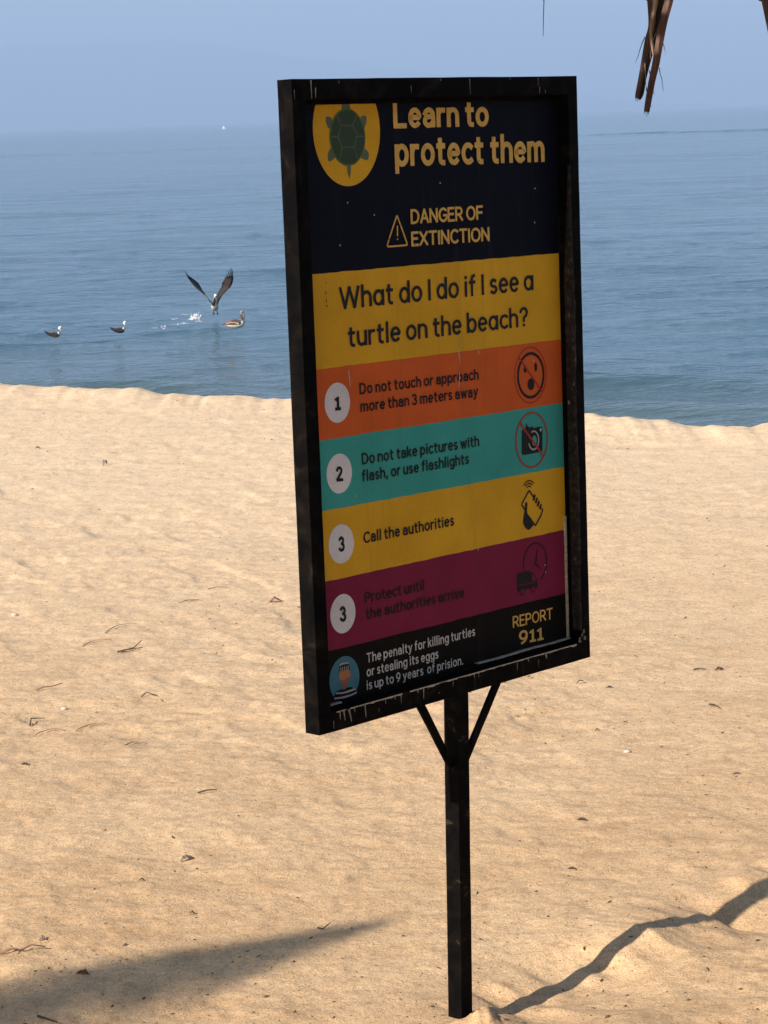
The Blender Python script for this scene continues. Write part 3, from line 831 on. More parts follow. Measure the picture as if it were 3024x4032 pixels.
# chipped bare lip of the bottom rail, sunlight painted into its cream
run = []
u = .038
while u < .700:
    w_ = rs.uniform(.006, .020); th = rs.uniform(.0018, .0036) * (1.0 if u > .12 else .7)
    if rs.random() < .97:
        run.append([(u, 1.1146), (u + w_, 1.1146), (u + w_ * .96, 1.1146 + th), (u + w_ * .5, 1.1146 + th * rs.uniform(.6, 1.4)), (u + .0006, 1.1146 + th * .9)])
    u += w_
chip_strip('sunlit_bare_edge', run, M['creamlit'], -.0010, sign, 'chipped bare edge along the bottom rail, coloured as sunlit')['kind'] = 'stuff'
# trim at the panel's right and bottom edges, sunlight put into its pale colour
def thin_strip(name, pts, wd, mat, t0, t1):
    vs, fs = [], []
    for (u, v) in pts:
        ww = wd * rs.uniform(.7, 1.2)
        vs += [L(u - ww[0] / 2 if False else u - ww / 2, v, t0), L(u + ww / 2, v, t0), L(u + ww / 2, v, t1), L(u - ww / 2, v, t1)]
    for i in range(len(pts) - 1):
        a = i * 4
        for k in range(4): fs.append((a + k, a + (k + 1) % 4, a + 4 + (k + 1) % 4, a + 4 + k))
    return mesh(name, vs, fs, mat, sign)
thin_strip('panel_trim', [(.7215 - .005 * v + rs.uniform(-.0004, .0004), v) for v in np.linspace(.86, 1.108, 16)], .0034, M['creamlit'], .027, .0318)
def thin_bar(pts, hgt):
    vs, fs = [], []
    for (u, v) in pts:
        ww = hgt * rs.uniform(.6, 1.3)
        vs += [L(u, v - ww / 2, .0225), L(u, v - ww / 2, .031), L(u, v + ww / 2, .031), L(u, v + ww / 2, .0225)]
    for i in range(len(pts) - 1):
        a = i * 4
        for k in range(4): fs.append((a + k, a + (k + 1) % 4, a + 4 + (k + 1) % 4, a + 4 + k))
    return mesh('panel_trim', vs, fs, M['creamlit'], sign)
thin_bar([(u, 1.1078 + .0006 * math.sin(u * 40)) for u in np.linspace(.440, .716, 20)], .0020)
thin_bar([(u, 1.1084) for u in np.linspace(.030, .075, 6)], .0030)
# peeled, rough strip down the inside of the right stile
pv, pf = [], []
vv = np.linspace(.17, 1.09, 95)
for i, v in enumerate(vv):
    e0 = .7284 - .005 * v
    wd = (.0005 + .0050 * (math.sin(v * 17) * .5 + .5) * rs.uniform(.4, 1.2)) * min(1, (v - .15) / .25)
    tk = min(1, (v - .168) / .22)
    pv += [L(e0 - .0012 - .001 * tk - rs.uniform(0, .0006) * tk, v, .0042 + .0158 * tk), L(e0 - .0026 - rs.uniform(0, .0008), v, .004), L(e0 - .0008, v, -.0012 - rs.uniform(0, .0010)), L(e0 + wd, v, -.0008 - rs.uniform(0, .0006))]
for i in range(len(vv) - 1):
    a = i * 4
    for k in range(3): pf.append((a + k, a + k + 1, a + 5 + k, a + 4 + k))
g = NT('peeling_stile', .85)
f = g.noise(70, 6, rough=.7)
g.color(g.ramp(f, [(.42, (.004, .0035, .0035)), (.54, (.020, .016, .013)), (.64, (.060, .048, .038)), (.74, (.30, .25, .20))]))
g.bump(f, .8, .002)
o = mesh('peeling_strip', pv, pf, g.m, sign)
o['label'] = 'peeled flaking strip on the right stile'
# lumps of filler in the lower right corner and half way up
def lump(u, v, t, r, seed, mat):
    q = random.Random(seed); vs = []; fs = []
    nu, nv = 9, 6
    for j in range(nv + 1):
        for i in range(nu):
            a = 2 * math.pi * i / nu; b = math.pi * j / nv
            k = r * q.uniform(.6, 1.25)
            x_, y_, z_ = L(u, v, t)
            vs.append((x_ + k * math.sin(b) * math.cos(a), y_ + k * .45 * math.sin(b) * math.sin(a), z_ + k * 1.2 * math.cos(b)))
    for j in range(nv):
        for i in range(nu):
            fs.append((j * nu + i, j * nu + (i + 1) % nu, (j + 1) * nu + (i + 1) % nu, (j + 1) * nu + i))
    return mesh('filler_lump', vs, fs, mat, sign, smooth=False)
for k, (u, v, t, r) in enumerate([(.7262, 1.1010, .001, .0052), (.7300, 1.0930, -.001, .0040), (.7200, 1.1100, .002, .0060), (.7320, 1.1070, -.001, .0040),
                                  (.7240, .6050, .006, .0036), (.7262, .5950, .002, .0050), (.7270, .6120, .001, .0040), (.7190, .6320, .012, .0040)]):
    lump(u, v, t, r * .8, k, M['filler'])

# ------------------------------------------------------------------ palapa that shades the photographer (its leaf ends hang into view)
M['leaf_brown'] = mat_leaf('dry_palm_leaf', [(.35, (.050, .034, .028)), (.5, (.100, .066, .052)), (.68, (.22, .165, .13))])
M['leaf_red'] = mat_leaf('reddish_palm_leaf', [(.32, (.060, .035, .030)), (.5, (.120, .062, .048)), (.7, (.22, .145, .115))])
M['leaf_dark'] = mat_leaf('dark_palm_leaf', [(.3, (.008, .006, .006)), (.55, (.020, .014, .012)), (.75, (.06, .045, .04))])
M['leaf_tan'] = mat_leaf('tan_palm_leaf', [(.3, (.16, .11, .08)), (.55, (.34, .25, .18)), (.75, (.50, .40, .31))])
M['wood'] = mat_leaf('palapa_wood', [(.3, (.10, .07, .045)), (.7, (.24, .17, .11))])
palapa = empty('palapa', (1.6, -.5, 0))
tag(palapa, 'thatched palapa whose dry brown leaf ends hang into the top right of the view', 'palapa')
PO = Vector((1.6, -.5, 0))

def leaf(pts, widths, mat, fold=.35, parent=palapa, name='leaf_strip', frayed=0, org=PO, thick=.0006, facing=Vector((0, -1, 0))):
    """a leaf blade with a mid fold and thickness following pts"""
    vs, fs = [], []
    n = len(pts)
    for i, p in enumerate(pts):
        p = Vector(p)
        d = (Vector(pts[min(n - 1, i + 1)]) - Vector(pts[max(0, i - 1)])).normalized()
        side = d.cross(facing).normalized(); nn = side.cross(d).normalized()
        if nn.dot(facing) < 0: nn = -nn
        w_ = widths[i]
        a = p - side * w_ / 2; c = p + side * w_ / 2; m = p + nn * w_ * fold - side * w_ * .06
        for q in (a, m, c, c - nn * thick, m - nn * thick * 1.5, a - nn * thick): vs.append(q - org)
    for i in range(n - 1):
        b = i * 6
        for k in range(6): fs.append((b + k, b + (k + 1) % 6, b + 6 + (k + 1) % 6, b + 6 + k))
    fs.append((0, 1, 2, 3, 4, 5)); e = (n - 1) * 6; fs.append((e + 5, e + 4, e + 3, e + 2, e + 1, e))
    if frayed:
        p = Vector(pts[-1]); d = (p - Vector(pts[-2])).normalized(); side = d.cross(facing).normalized()
        for k in range(frayed):
            t = (k + .5) / frayed - .5
            b0 = p + side * widths[-1] * t; ln = widths[-1] * random.uniform(.4, 1.4); ww = widths[-1] / frayed * .42
            s = len(vs)
            for q in (b0 - side * ww - d * .002, b0 + side * ww - d * .002, b0 + d * ln + side * ww * .3 + facing * .0005, b0 + d * .001 - facing * .0006): vs.append(q - org)
            fs += [(s, s + 1, s + 2), (s, s + 2, s + 3), (s + 1, s + 3, s + 2), (s, s + 3, s + 1)]
    o = mesh(name, vs, fs, mat, parent)
    return o

def dens(pts, k=5):
    """Catmull-Rom through 3D points"""
    n = len(pts); out = []
    for i in range(n - 1):
        P0, P1, P2, P3 = (Vector(pts[max(0, min(n - 1, i + j))]) for j in (-1, 0, 1, 2))
        for j in range(k):
            t = j / k
            out.append(.5 * ((2 * P1) + (-P0 + P2) * t + (2 * P0 - 5 * P1 + 4 * P2 - P3) * t * t + (-P0 + 3 * P1 - 3 * P2 + P3) * t ** 3))
    out.append(Vector(pts[-1])); return out
def lerpw(ws, n): return [float(np.interp(i / (n - 1), np.linspace(0, 1, len(ws)), ws)) for i in range(n)]
EAVE = 2.16
def up(p, dx=.0, dy=-.06): return (p[0] + dx, p[1] + dy, EAVE)
A = dens([up((.4375, 3.30, 1.8955), .05), (.4375, 3.3, 1.8955), (.432, 3.3, 1.8683), (.4235, 3.3, 1.8383), (.4164, 3.3, 1.8038), (.4116, 3.3, 1.7785), (.4061, 3.3, 1.7561), (.4005, 3.3, 1.7278), (.3977, 3.3, 1.7122)])
B = dens([up((.4096, 3.33, 1.8982), .0), (.4096, 3.33, 1.8982), (.4103, 3.33, 1.8705), (.4106, 3.33, 1.8356), (.4046, 3.33, 1.8139), (.399, 3.33, 1.787), (.3938, 3.33, 1.7614), (.3886, 3.33, 1.7395), (.3875, 3.33, 1.7321)])
Dk = dens([up((.4288, 3.335, 1.8978), .05), (.4288, 3.335, 1.8978), (.424, 3.335, 1.8703), (.4183, 3.335, 1.8414), (.4127, 3.335, 1.8123), (.4049, 3.335, 1.7869), (.3985, 3.335, 1.7614), (.3948, 3.335, 1.7394), (.3913, 3.335, 1.7306)])
Tn = dens([up((.416, 3.31, 1.8968), .03), (.416, 3.31, 1.8968), (.4141, 3.31, 1.8694), (.4093, 3.31, 1.8443), (.4068, 3.31, 1.8226), (.4084, 3.31, 1.8043), (.4097, 3.31, 1.7905)])
leaf(A, lerpw([.016, .0125, .0122, .0118, .0112, .0106, .0098, .0092, .0080], len(A)), M['leaf_red'], .22, frayed=4)
leaf(B, lerpw([.018, .0140, .0120, .0100, .0090, .0080, .0072, .0062, .0050], len(B)), M['leaf_brown'], .25, frayed=3)
leaf(Dk, lerpw([.016, .0140, .0130, .0120, .0110, .0096, .0084, .0072, .0045], len(Dk)), M['leaf_dark'], .15, frayed=2)
leaf(Tn, lerpw([.012, .0085, .0078, .0062, .0050, .0040, .0018], len(Tn)), M['leaf_tan'], .3)
th = dens([up((.2468, 3.2, 1.897), .01), (.2468, 3.2, 1.897), (.2459, 3.2, 1.8696), (.2446, 3.2, 1.8456), (.2437, 3.2, 1.8205)])
leaf(th, lerpw([.0018, .0014, .0012, .0010, .0006], len(th)), M['leaf_dark'], .4, name='leaf_fibre', thick=.0008)
Ed = dens([up((.578, 3.4, 1.8973), -.02), (.5788, 3.4, 1.8973), (.5860, 3.4, 1.868), (.5925, 3.4, 1.8349), (.5985, 3.4, 1.80), (.6010, 3.4, 1.78)])
leaf(Ed, lerpw([.012, .0100, .0105, .0100, .0080, .0050], len(Ed)), M['leaf_brown'], .25, frayed=3)

rf = random.Random(2)
for k in range(9):
    src = A if k % 3 == 0 else (B if k % 3 == 1 else Dk)
    i0 = rf.randrange(12, len(src) - 6); off = Vector((rf.uniform(-.006, .006), -.004, 0))
    fib = [Vector(src[i0 + j]) + off * (1 + j * .5) + Vector((rf.uniform(-.0008, .0008), 0, -.004 * j)) for j in range(5)]
    leaf(fib, lerpw([.0014, .0012, .0010, .0008, .0004], 5), M['leaf_tan'] if k % 2 else M['leaf_dark'], .3, name='leaf_fibre')

def build_palapa_roof():
    vs, fs = [], []
    def quadstrip(p, q, w0, w1, nrm):
        d = (q - p).normalized(); sd_ = d.cross(nrm).normalized(); s = len(vs)
        for a in (p - sd_ * w0, p + sd_ * w0, q + sd_ * w1, q - sd_ * w1): vs.append(a - PO)
        fs.append((s, s + 1, s + 2, s + 3))
    rs = random.Random(5)
    RAD = 3.98; TOPZ = 4.15
    for ring in range(9):
        r0 = .02 + ring * .46; r1 = r0 + .80
        n = 30 + ring * 44
        for k in range(n):
            a = 2 * math.pi * (k + rs.random()) / n
            rr1 = min(r1, RAD) * rs.uniform(.97, 1.0)
            z0 = TOPZ - (TOPZ - EAVE) * (r0 / RAD) + .03 + .02 * ring * .3; z1 = TOPZ - (TOPZ - EAVE) * (rr1 / RAD) + rs.uniform(-.03, .02)
            p = PO + Vector((r0 * math.cos(a), r0 * math.sin(a), z0)); b = a + rs.uniform(-.04, .04)
            q = PO + Vector((rr1 * math.cos(b), rr1 * math.sin(b), z1))
            quadstrip(p, q, .05, .03, Vector((math.cos(a) * .4, math.sin(a) * .4, 1)))
    # hanging fringe round the eave, kept short
    for k in range(330):
        a = 2 * math.pi * (k + rs.random()) / 330
        p = PO + Vector((RAD * math.cos(a), RAD * math.sin(a), EAVE + .03))
        q = p + Vector((rs.uniform(-.03, .03), rs.uniform(-.03, .03), -rs.uniform(.05, .13)))
        quadstrip(p, q, .014, .006, Vector((math.cos(a), math.sin(a), 0)))
    o = mesh('thatch', vs, fs, M['leaf_brown'], palapa)
    o['kind'] = 'stuff'
    def tube(name, p, q, r, mat, n=10):
        p, q = Vector(p), Vector(q); d = (q - p).normalized(); s1 = d.orthogonal().normalized(); s2 = d.cross(s1); V = []; F = []
        for j in range(5):
            c = p.lerp(q, j / 4)
            for i in range(n):
                a = 2 * math.pi * i / n; V.append(c + (s1 * math.cos(a) + s2 * math.sin(a)) * r * (1 + .06 * math.sin(i * 3 + j)) - PO)
        for j in range(4):
            for i in range(n): F.append((j * n + i, j * n + (i + 1) % n, (j + 1) * n + (i + 1) % n, (j + 1) * n + i))
        F.append(tuple(range(n))[::-1]); F.append(tuple(4 * n + i for i in range(n)))
        return mesh(name, V, F, mat, palapa, smooth=True)
    tube('pole', PO + Vector((0, 0, -.3)), PO + Vector((0, 0, 4.1)), .09, M['wood'])
    for k in range(8):
        a = R(22 + 45 * k)
        tube('rafter', PO + Vector((0, 0, 4.06)), PO + Vector((3.9 * math.cos(a), 3.9 * math.sin(a), EAVE)), .035, M['wood'], 8)
build_palapa_roof()

# ------------------------------------------------------------------ young palm left of the view whose frond throws the soft shadow
def build_palm():
    base = Vector((-8.4, -2.2, 0))
    palm = empty('palm_tree', base)
    tag(palm, 'young coconut palm out of view to the left, its frond shading the sand', 'palm tree')
    crown = Vector((-7.79, -1.79, 4.72))
    V, F = [], []; n = 12; m = 16
    for j in range(m + 1):
        t = j / m; c = base.lerp(crown, t) + Vector((.12 * math.sin(t * 2), 0, 0)) - base
        c.z = -.2 + t * (crown.z + .2)
        r = .12 * (1 - .35 * t) * (1 + .07 * (j % 2))
        for i in range(n):
            a = 2 * math.pi * i / n; V.append(c + Vector((math.cos(a) * r, math.sin(a) * r, 0)))
    for j in range(m):
        for i in range(n): F.append((j * n + i, j * n + (i + 1) % n, (j + 1) * n + (i + 1) % n, (j + 1) * n + i))
    mesh('trunk', V, F, M['wood'], palm, smooth=True)
    g = NT('palm_leaf', .5); g.color(g.ramp(g.noise(6, 3), [(.3, (.03, .07, .015)), (.7, (.07, .12, .03))]))
    rs = random.Random(8)
    def frond(tip, arch, ll, drop=.5, dense=2):
        tip = Vector(tip); vs, fs = [], []
        def C(t):
            p = crown.lerp(tip, t); p.z += arch * math.sin(math.pi * t); return p - base
        N = 60
        for i in range(N):
            p, q = C(i / N), C((i + 1) / N); d = (q - p).normalized(); s_ = d.cross(Vector((0, 0, 1))).normalized(); r = .014 * (1 - i / N * .8)
            k = len(vs)
            for c in (p, q):
                for sg in ((s_, 1), (Vector((0, 0, 1)), 1), (s_, -1), (Vector((0, 0, 1)), -1)): vs.append(c + sg[0] * sg[1] * r)
            for e in range(4): fs.append((k + e, k + (e + 1) % 4, k + 4 + (e + 1) % 4, k + 4 + e))
        for i in range(N * dense):
            t = .10 + .90 * i / (N * dense)
            p = C(t); d = (C(min(1, t + .02)) - C(t - .02)).normalized(); s_ = d.cross(Vector((0, 0, 1))).normalized()
            ln = ll * math.sin(math.pi * min(1, .15 + .85 * t)) ** .6 * (1 - max(0, t - .8) * 2.5) * rs.uniform(.55, 1.2)
            for sg in (-1, 1):
                dr = (s_ * sg * .75 + d * .55 + Vector((0, 0, -drop * rs.uniform(.8, 1.2)))).normalized()
                a = p; b = p + dr * ln * .5; c = p + dr * ln + Vector((0, 0, -.12 * ln)); wv = d * .017
                k = len(vs)
                vs.extend([a - wv * .6, a + wv * .6, b + wv, b - wv, c])
                fs.append((k, k + 1, k + 2, k + 3)); fs.append((k + 3, k + 2, k + 4))
        mesh('frond', vs, fs, g.m, palm)
    frond((-4.32, .757, 3.52), .20, .40, .75, 4)
    for a in (95, 130, 165, 200, 235, 270, 305, 335):
        a = R(a); l = rs.uniform(2.6, 3.3)
        frond(crown + Vector((math.cos(a) * l, math.sin(a) * l, rs.uniform(-.7, .1))), .35, .42, .6, 1)
build_palm()

# ------------------------------------------------------------------ birds
M['b_dark'] = mat_flat('dark_plumage', (.035, .028, .024), .8, .35, 30)
M['b_black'] = mat_flat('black_flight_feathers', (.010, .011, .014), .75, .3, 40)
M['b_brown'] = mat_flat('brown_plumage', (.12, .080, .060), .8, .35, 30)
M['b_rust'] = mat_flat('rust_plumage', (.30, .13, .060), .8, .25, 30)
M['b_cream'] = mat_flat('cream_plumage', (.62, .54, .45), .8, .12, 30)
M['b_white'] = mat_flat('white_plumage', (.82, .82, .80), .8, .05, 30)
M['b_greyb'] = mat_flat('grey_brown_plumage', (.28, .24, .21), .8, .2, 30)
M['b_umber'] = mat_flat('umber_wing_lining', (.028, .017, .012), .8, .35, 30)
M['b_bill'] = mat_flat('bill', (.13, .11, .09), .5, .2, 30)
M['b_eye'] = mat_flat('eye', (.01, .01, .01), .2, .0, 30)
M['b_rufous'] = mat_flat('rufous_breast', (.20, .085, .045), .8, .2, 30)

def loft(name, path, radii, mats, ringmat, parent, n=14, up_=Vector((0, 0, 1)), colour=None):
    """closed smooth tube along path with elliptical rings (side, height); ringmat gives a material slot per ring or colour(i, angle)"""
    V, F, MI = [], [], []
    N = len(path)
    for i, p in enumerate(path):
        p = Vector(p); d = (Vector(path[min(N - 1, i + 1)]) - Vector(path[max(0, i - 1)])).normalized()
        s_ = d.cross(up_)
        s_ = s_.normalized() if s_.length > .05 else Vector((0, 1, 0))
        u_ = s_.cross(d).normalized()
        for k in range(n):
            a = 2 * math.pi * k / n; V.append(p + s_ * math.cos(a) * radii[i][0] + u_ * math.sin(a) * radii[i][1])
    for i in range(N - 1):
        for k in range(n):
            F.append((i * n + k, i * n + (k + 1) % n, (i + 1) * n + (k + 1) % n, (i + 1) * n + k))
            a = 2 * math.pi * (k + .5) / n
            MI.append(colour(i, a) if colour else ringmat[i])
    c0 = len(V); V.append(Vector(path[0])); V.append(Vector(path[-1]))
    for k in range(n):
        F.append((c0, (k + 1) % n, k)); MI.append(MI[0])
        F.append((c0 + 1, (N - 1) * n + k, (N - 1) * n + (k + 1) % n)); MI.append(MI[(N - 2) * n])
    return mesh(name, V, F, [M[m] for m in mats], parent, MI, smooth=True)

def blade(name, pts, chord, thick, mats, parent, seg=None):
    """a wing: thick cambered strip; pts = leading edge points, chord = vectors to the trailing edge"""
    V, F, MI = [], [], []
    for p, c in zip(pts, chord):
        p = Vector(p); c = Vector(c)
        nrm = Vector((.3, -1, .1)).normalized() if abs(c.y) < .12 else Vector((1, 0, .3)).normalized()
        for t, h in ((0, 0), (.3, thick), (.7, thick * .7), (1, 0), (.7, -thick * .4), (.3, -thick * .5)):
            V.append(p + c * t + nrm * h)
    for i in range(len(pts) - 1):
        for k in range(6):
            F.append((i * 6 + k, i * 6 + (k + 1) % 6, (i + 1) * 6 + (k + 1) % 6, (i + 1) * 6 + k)); MI.append(seg[i] if seg else 0)
    F.append(tuple(range(6))); MI.append(0); e = (len(pts) - 1) * 6; F.append(tuple(e + 5 - k for k in range(6))); MI.append(0)
    return mesh(name, V, F, [M[m] for m in mats], parent, MI, smooth=True)

def make_gull(x, y, label, s=1.0, up_head=0.0, rz=0.0, rufous=True):
    g_ = empty('gull', (x, y, WATER + .0)); g_.rotation_euler = (0, 0, rz)
    tag(g_, label, 'gull', 'gulls floating on the water')
    path = [(-.235, 0, .085), (-.19, 0, .070), (-.13, 0, .055), (-.06, 0, .045), (.0, 0, .035), (.06, 0, .040), (.105, 0, .065), (.125, 0, .105), (.128, 0, .150 + up_head), (.128, 0, .185 + up_head), (.136, 0, .212 + up_head), (.152, 0, .222 + up_head), (.174, 0, .214 + up_head), (.190, 0, .204 + up_head)]
    rad = [(.010, .006), (.022, .014), (.045, .030), (.062, .044), (.068, .052), (.060, .050), (.042, .036), (.038, .034), (.036, .036), (.036, .036), (.040, .038), (.040, .038), (.028, .026), (.008, .008)]
    def colr(i, a):
        if i >= 6: return 1
        if math.sin(a) < -.25 and i > 2 and rufous: return 2
        return 0
    rad = [(a, b * (1.35 if i < 7 else 1)) for i, (a, b) in enumerate(rad)]
    path = [(p[0] * s, p[1] * s, p[2] * s) for p in path]; rad = [(a * s, b * s) for a, b in rad]
    loft('body', path, rad, ['b_dark', 'b_white', 'b_rufous'], None, g_, 14, colour=colr)
    for sg in (-1, 1):
        pts = [(.07, sg * .050, .075), (.0, sg * .064, .085), (-.08, sg * .052, .090), (-.16, sg * .030, .105), (-.225, sg * .018, .130), (-.262, sg * .010, .152)]
        ch = [(-.01, 0, -.030), (-.02, 0, -.050), (-.02, 0, -.048), (-.015, 0, -.034), (-.01, 0, -.018), (-.002, 0, -.004)]
        blade('wing', [(a * s, b * s, c * s) for a, b, c in pts], [(a * s, b * s, c * s) for a, b, c in ch], .010 * s, ['b_dark', 'b_black'], g_, [0, 0, 0, 1, 1])
    loft('bill', [(.180 * s, 0, (.200 + up_head) * s), (.200 * s, 0, (.198 + up_head) * s), (.214 * s, 0, (.192 + up_head) * s)], [(.008 * s, .008 * s), (.006 * s, .007 * s), (.002 * s, .002 * s)], ['b_cream'], [0, 0, 0], g_, 8)
    e = loft('eye', [(.162 * s, -.030 * s, (.214 + up_head) * s), (.162 * s, -.026 * s, (.214 + up_head) * s), (.162 * s, .026 * s, (.214 + up_head) * s), (.162 * s, .030 * s, (.214 + up_head) * s)],
             [(.002, .002), (.005, .005), (.005, .005), (.002, .002)], ['b_eye'], [0, 0, 0, 0], g_, 8)
    return g_
make_gull(-9.02, 63.12, 'small dark gull with a white head nearest the left edge of the water', 1.12, 0, R(-6))
make_gull(-7.28, 63.79, 'dark gull with its white head raised, between the other gull and the foam', 1.08, .03, R(4), False)

def make_pelican():
    p_ = empty('pelican', (-4.02, 63.77, WATER))
    tag(p_, 'brown and cream pelican resting on the water beside the sign', 'pelican')
    path = [(-.26, 0, .070), (-.22, 0, .080), (-.15, 0, .085), (-.06, 0, .085), (.04, 0, .085), (.12, 0, .090), (.18, 0, .110), (.205, 0, .150), (.190, 0, .205), (.165, 0, .255), (.150, 0, .300), (.152, 0, .340), (.172, 0, .372), (.200, 0, .378), (.222, 0, .366)]
    rad = [(.02, .012), (.05, .035), (.09, .070), (.115, .095), (.12, .100), (.10, .088), (.070, .062), (.045, .042), (.034, .034), (.030, .030), (.028, .028), (.030, .030), (.036, .034), (.034, .032), (.018, .018)]
    def colr(i, a):
        s_ = math.sin(a)
        if i >= 11: return 3
        if i >= 6: return 4 if math.cos(a) > -.2 else 0
        if s_ < -.05: return 1
        return 0
    loft('body', path, rad, ['b_brown', 'b_cream', 'b_rust', 'b_greyb', 'b_cream'], None, p_, 16, colour=colr)
    for sg in (-1, 1):
        pts = [(.12, sg * .105, .155), (.04, sg * .130, .185), (-.06, sg * .122, .190), (-.15, sg * .095, .165), (-.22, sg * .055, .125), (-.29, sg * .03, .095)]
        ch = [(-.02, 0, -.05), (-.03, sg * .01, -.085), (-.03, sg * .01, -.085), (-.02, 0, -.060), (-.01, 0, -.035), (0, 0, -.008)]
        blade('wing', pts, ch, .018, ['b_brown', 'b_rust'], p_, [0, 0, 1, 1, 0])
        blade('wing_bar', [(x_, y_ + sg * .012, z_ - .040) for x_, y_, z_ in pts], [(c[0] * .3, 0, c[2] * .30) for c in ch], .014, ['b_cream'], p_)
    loft('bill', [(.212, -.01, .362), (.228, -.02, .310), (.236, -.03, .250), (.240, -.035, .200), (.240, -.035, .180)], [(.014, .016), (.014, .020), (.012, .018), (.008, .012), (.003, .004)], ['b_bill'], [0] * 5, p_, 10)
    p_.rotation_euler = (0, 0, R(-8)); p_.scale = (1.22, 1.22, 1.22)
make_pelican()

def make_flying():
    f_ = empty('pelican', (-4.93, 68.9, WATER))
    tag(f_, 'pelican taking off with both dark wings raised in a wide V', 'pelican')
    # body seen end on, breast towards the viewer
    path = [(-.02, .34, .10), (-.02, .27, .12), (-.01, .18, .15), (.0, .06, .18), (.0, -.05, .22), (.005, -.12, .28), (.01, -.15, .36), (.02, -.15, .44), (.035, -.13, .50), (.045, -.12, .545), (.05, -.145, .565), (.055, -.18, .56), (.055, -.205, .545)]
    rad = [(.02, .015), (.07, .04), (.10, .08), (.115, .105), (.11, .10), (.085, .08), (.055, .055), (.045, .045), (.042, .042), (.046, .044), (.052, .046), (.042, .038), (.02, .02)]
    def colr(i, a):
        if i >= 8: return 1
        if i >= 5: return 2 if math.cos(a) < .1 else 3
        return 2 if math.sin(a) < .2 else 0
    loft('body', path, rad, ['b_greyb', 'b_white', 'b_cream', 'b_black'], None, f_, 16, colour=colr)
    loft('bill', [(.06, -.20, .55), (.075, -.25, .47), (.08, -.27, .38), (.08, -.27, .33)], [(.018, .020), (.022, .026), (.018, .022), (.004, .005)], ['b_bill'], [0] * 4, f_, 10)
    # feet trailing in the water
    for sg in (-1, 1):
        loft('foot', [(sg * .05, .12, .10), (sg * .055, .16, .03), (sg * .06, .20, -.03), (sg * .06, .27, -.05)], [(.014, .014), (.012, .012), (.03, .010), (.035, .006)], ['b_bill'], [0] * 4, f_, 8)
    # left wing, seen nearly edge on
    lp = [(-.06, -.02, .30), (-.17, -.05, .42), (-.30, -.08, .58), (-.40, -.08, .68), (-.50, -.05, .76), (-.60, -.02, .86), (-.70, .0, .99), (-.78, .02, 1.12)]
    lc = [(-.03, .24, -.04), (-.02, .26, -.02), (.005, .28, .005), (.03, .26, .02), (.07, .25, .06), (.10, .22, .07), (.085, .16, .05), (.035, .08, .03)]
    lc = [(a * 1.1, b, c * 1.1 + .01) for a, b, c in lc]
    blade('wing', lp, lc, .026, ['b_dark', 'b_black', 'b_greyb'], f_, [0, 2, 0, 0, 1, 1, 1])
    for k, (a, b, c0) in enumerate([((-.775, .02, 1.10), (-.850, .04, 1.34), .035), ((-.74, .05, 1.08), (-.775, .09, 1.22), .03), ((-.68, .10, 1.02), (-.69, .16, 1.13), .03)]):
        mid = Vector(a).lerp(Vector(b), .5) + Vector((-.012, 0, 0))
        blade('flight_feather', [a, mid, b], [(c0, .03, .01), (c0 * .8, .03, 0), (.004, .004, 0)], .006, ['b_black'], f_)
    # right wing, its broad underside showing
    rp = [(.09, -.04, .24), (.15, -.05, .40), (.24, -.05, .54), (.36, -.05, .66), (.48, -.04, .76), (.56, -.03, .88), (.60, -.02, 1.01), (.605, -.02, 1.12)]
    rc = [(-.05, .22, .03), (-.10, .22, .06), (-.10, .22, .08), (-.12, .20, .09), (-.19, .16, .07), (-.245, .12, .02), (-.22, .10, .0), (-.165, .08, -.02)]
    rc = [(a * 1.25, b, c + .02) for a, b, c in rc]
    blade('wing', rp, rc, .024, ['b_dark', 'b_umber', 'b_black'], f_, [2, 0, 0, 0, 1, 1, 2])
    for k, (a, m_, b) in enumerate([((.605, -.02, 1.10), (.60, -.01, 1.26), (.535, 0, 1.40)), ((.565, .0, 1.10), (.55, .02, 1.24), (.50, .04, 1.35)), ((.52, .03, 1.10), (.49, .05, 1.20), (.43, .06, 1.31)),
                                    ((.47, .05, 1.09), (.435, .07, 1.15), (.395, .08, 1.20)), ((.42, .07, 1.03), (.38, .09, 1.06), (.345, .10, 1.10))]):
        blade('flight_feather', [a, m_, b], [(-.045, .02, 0), (-.038, .02, 0), (-.006, .0, 0)], .006, ['b_black'], f_)
make_flying()

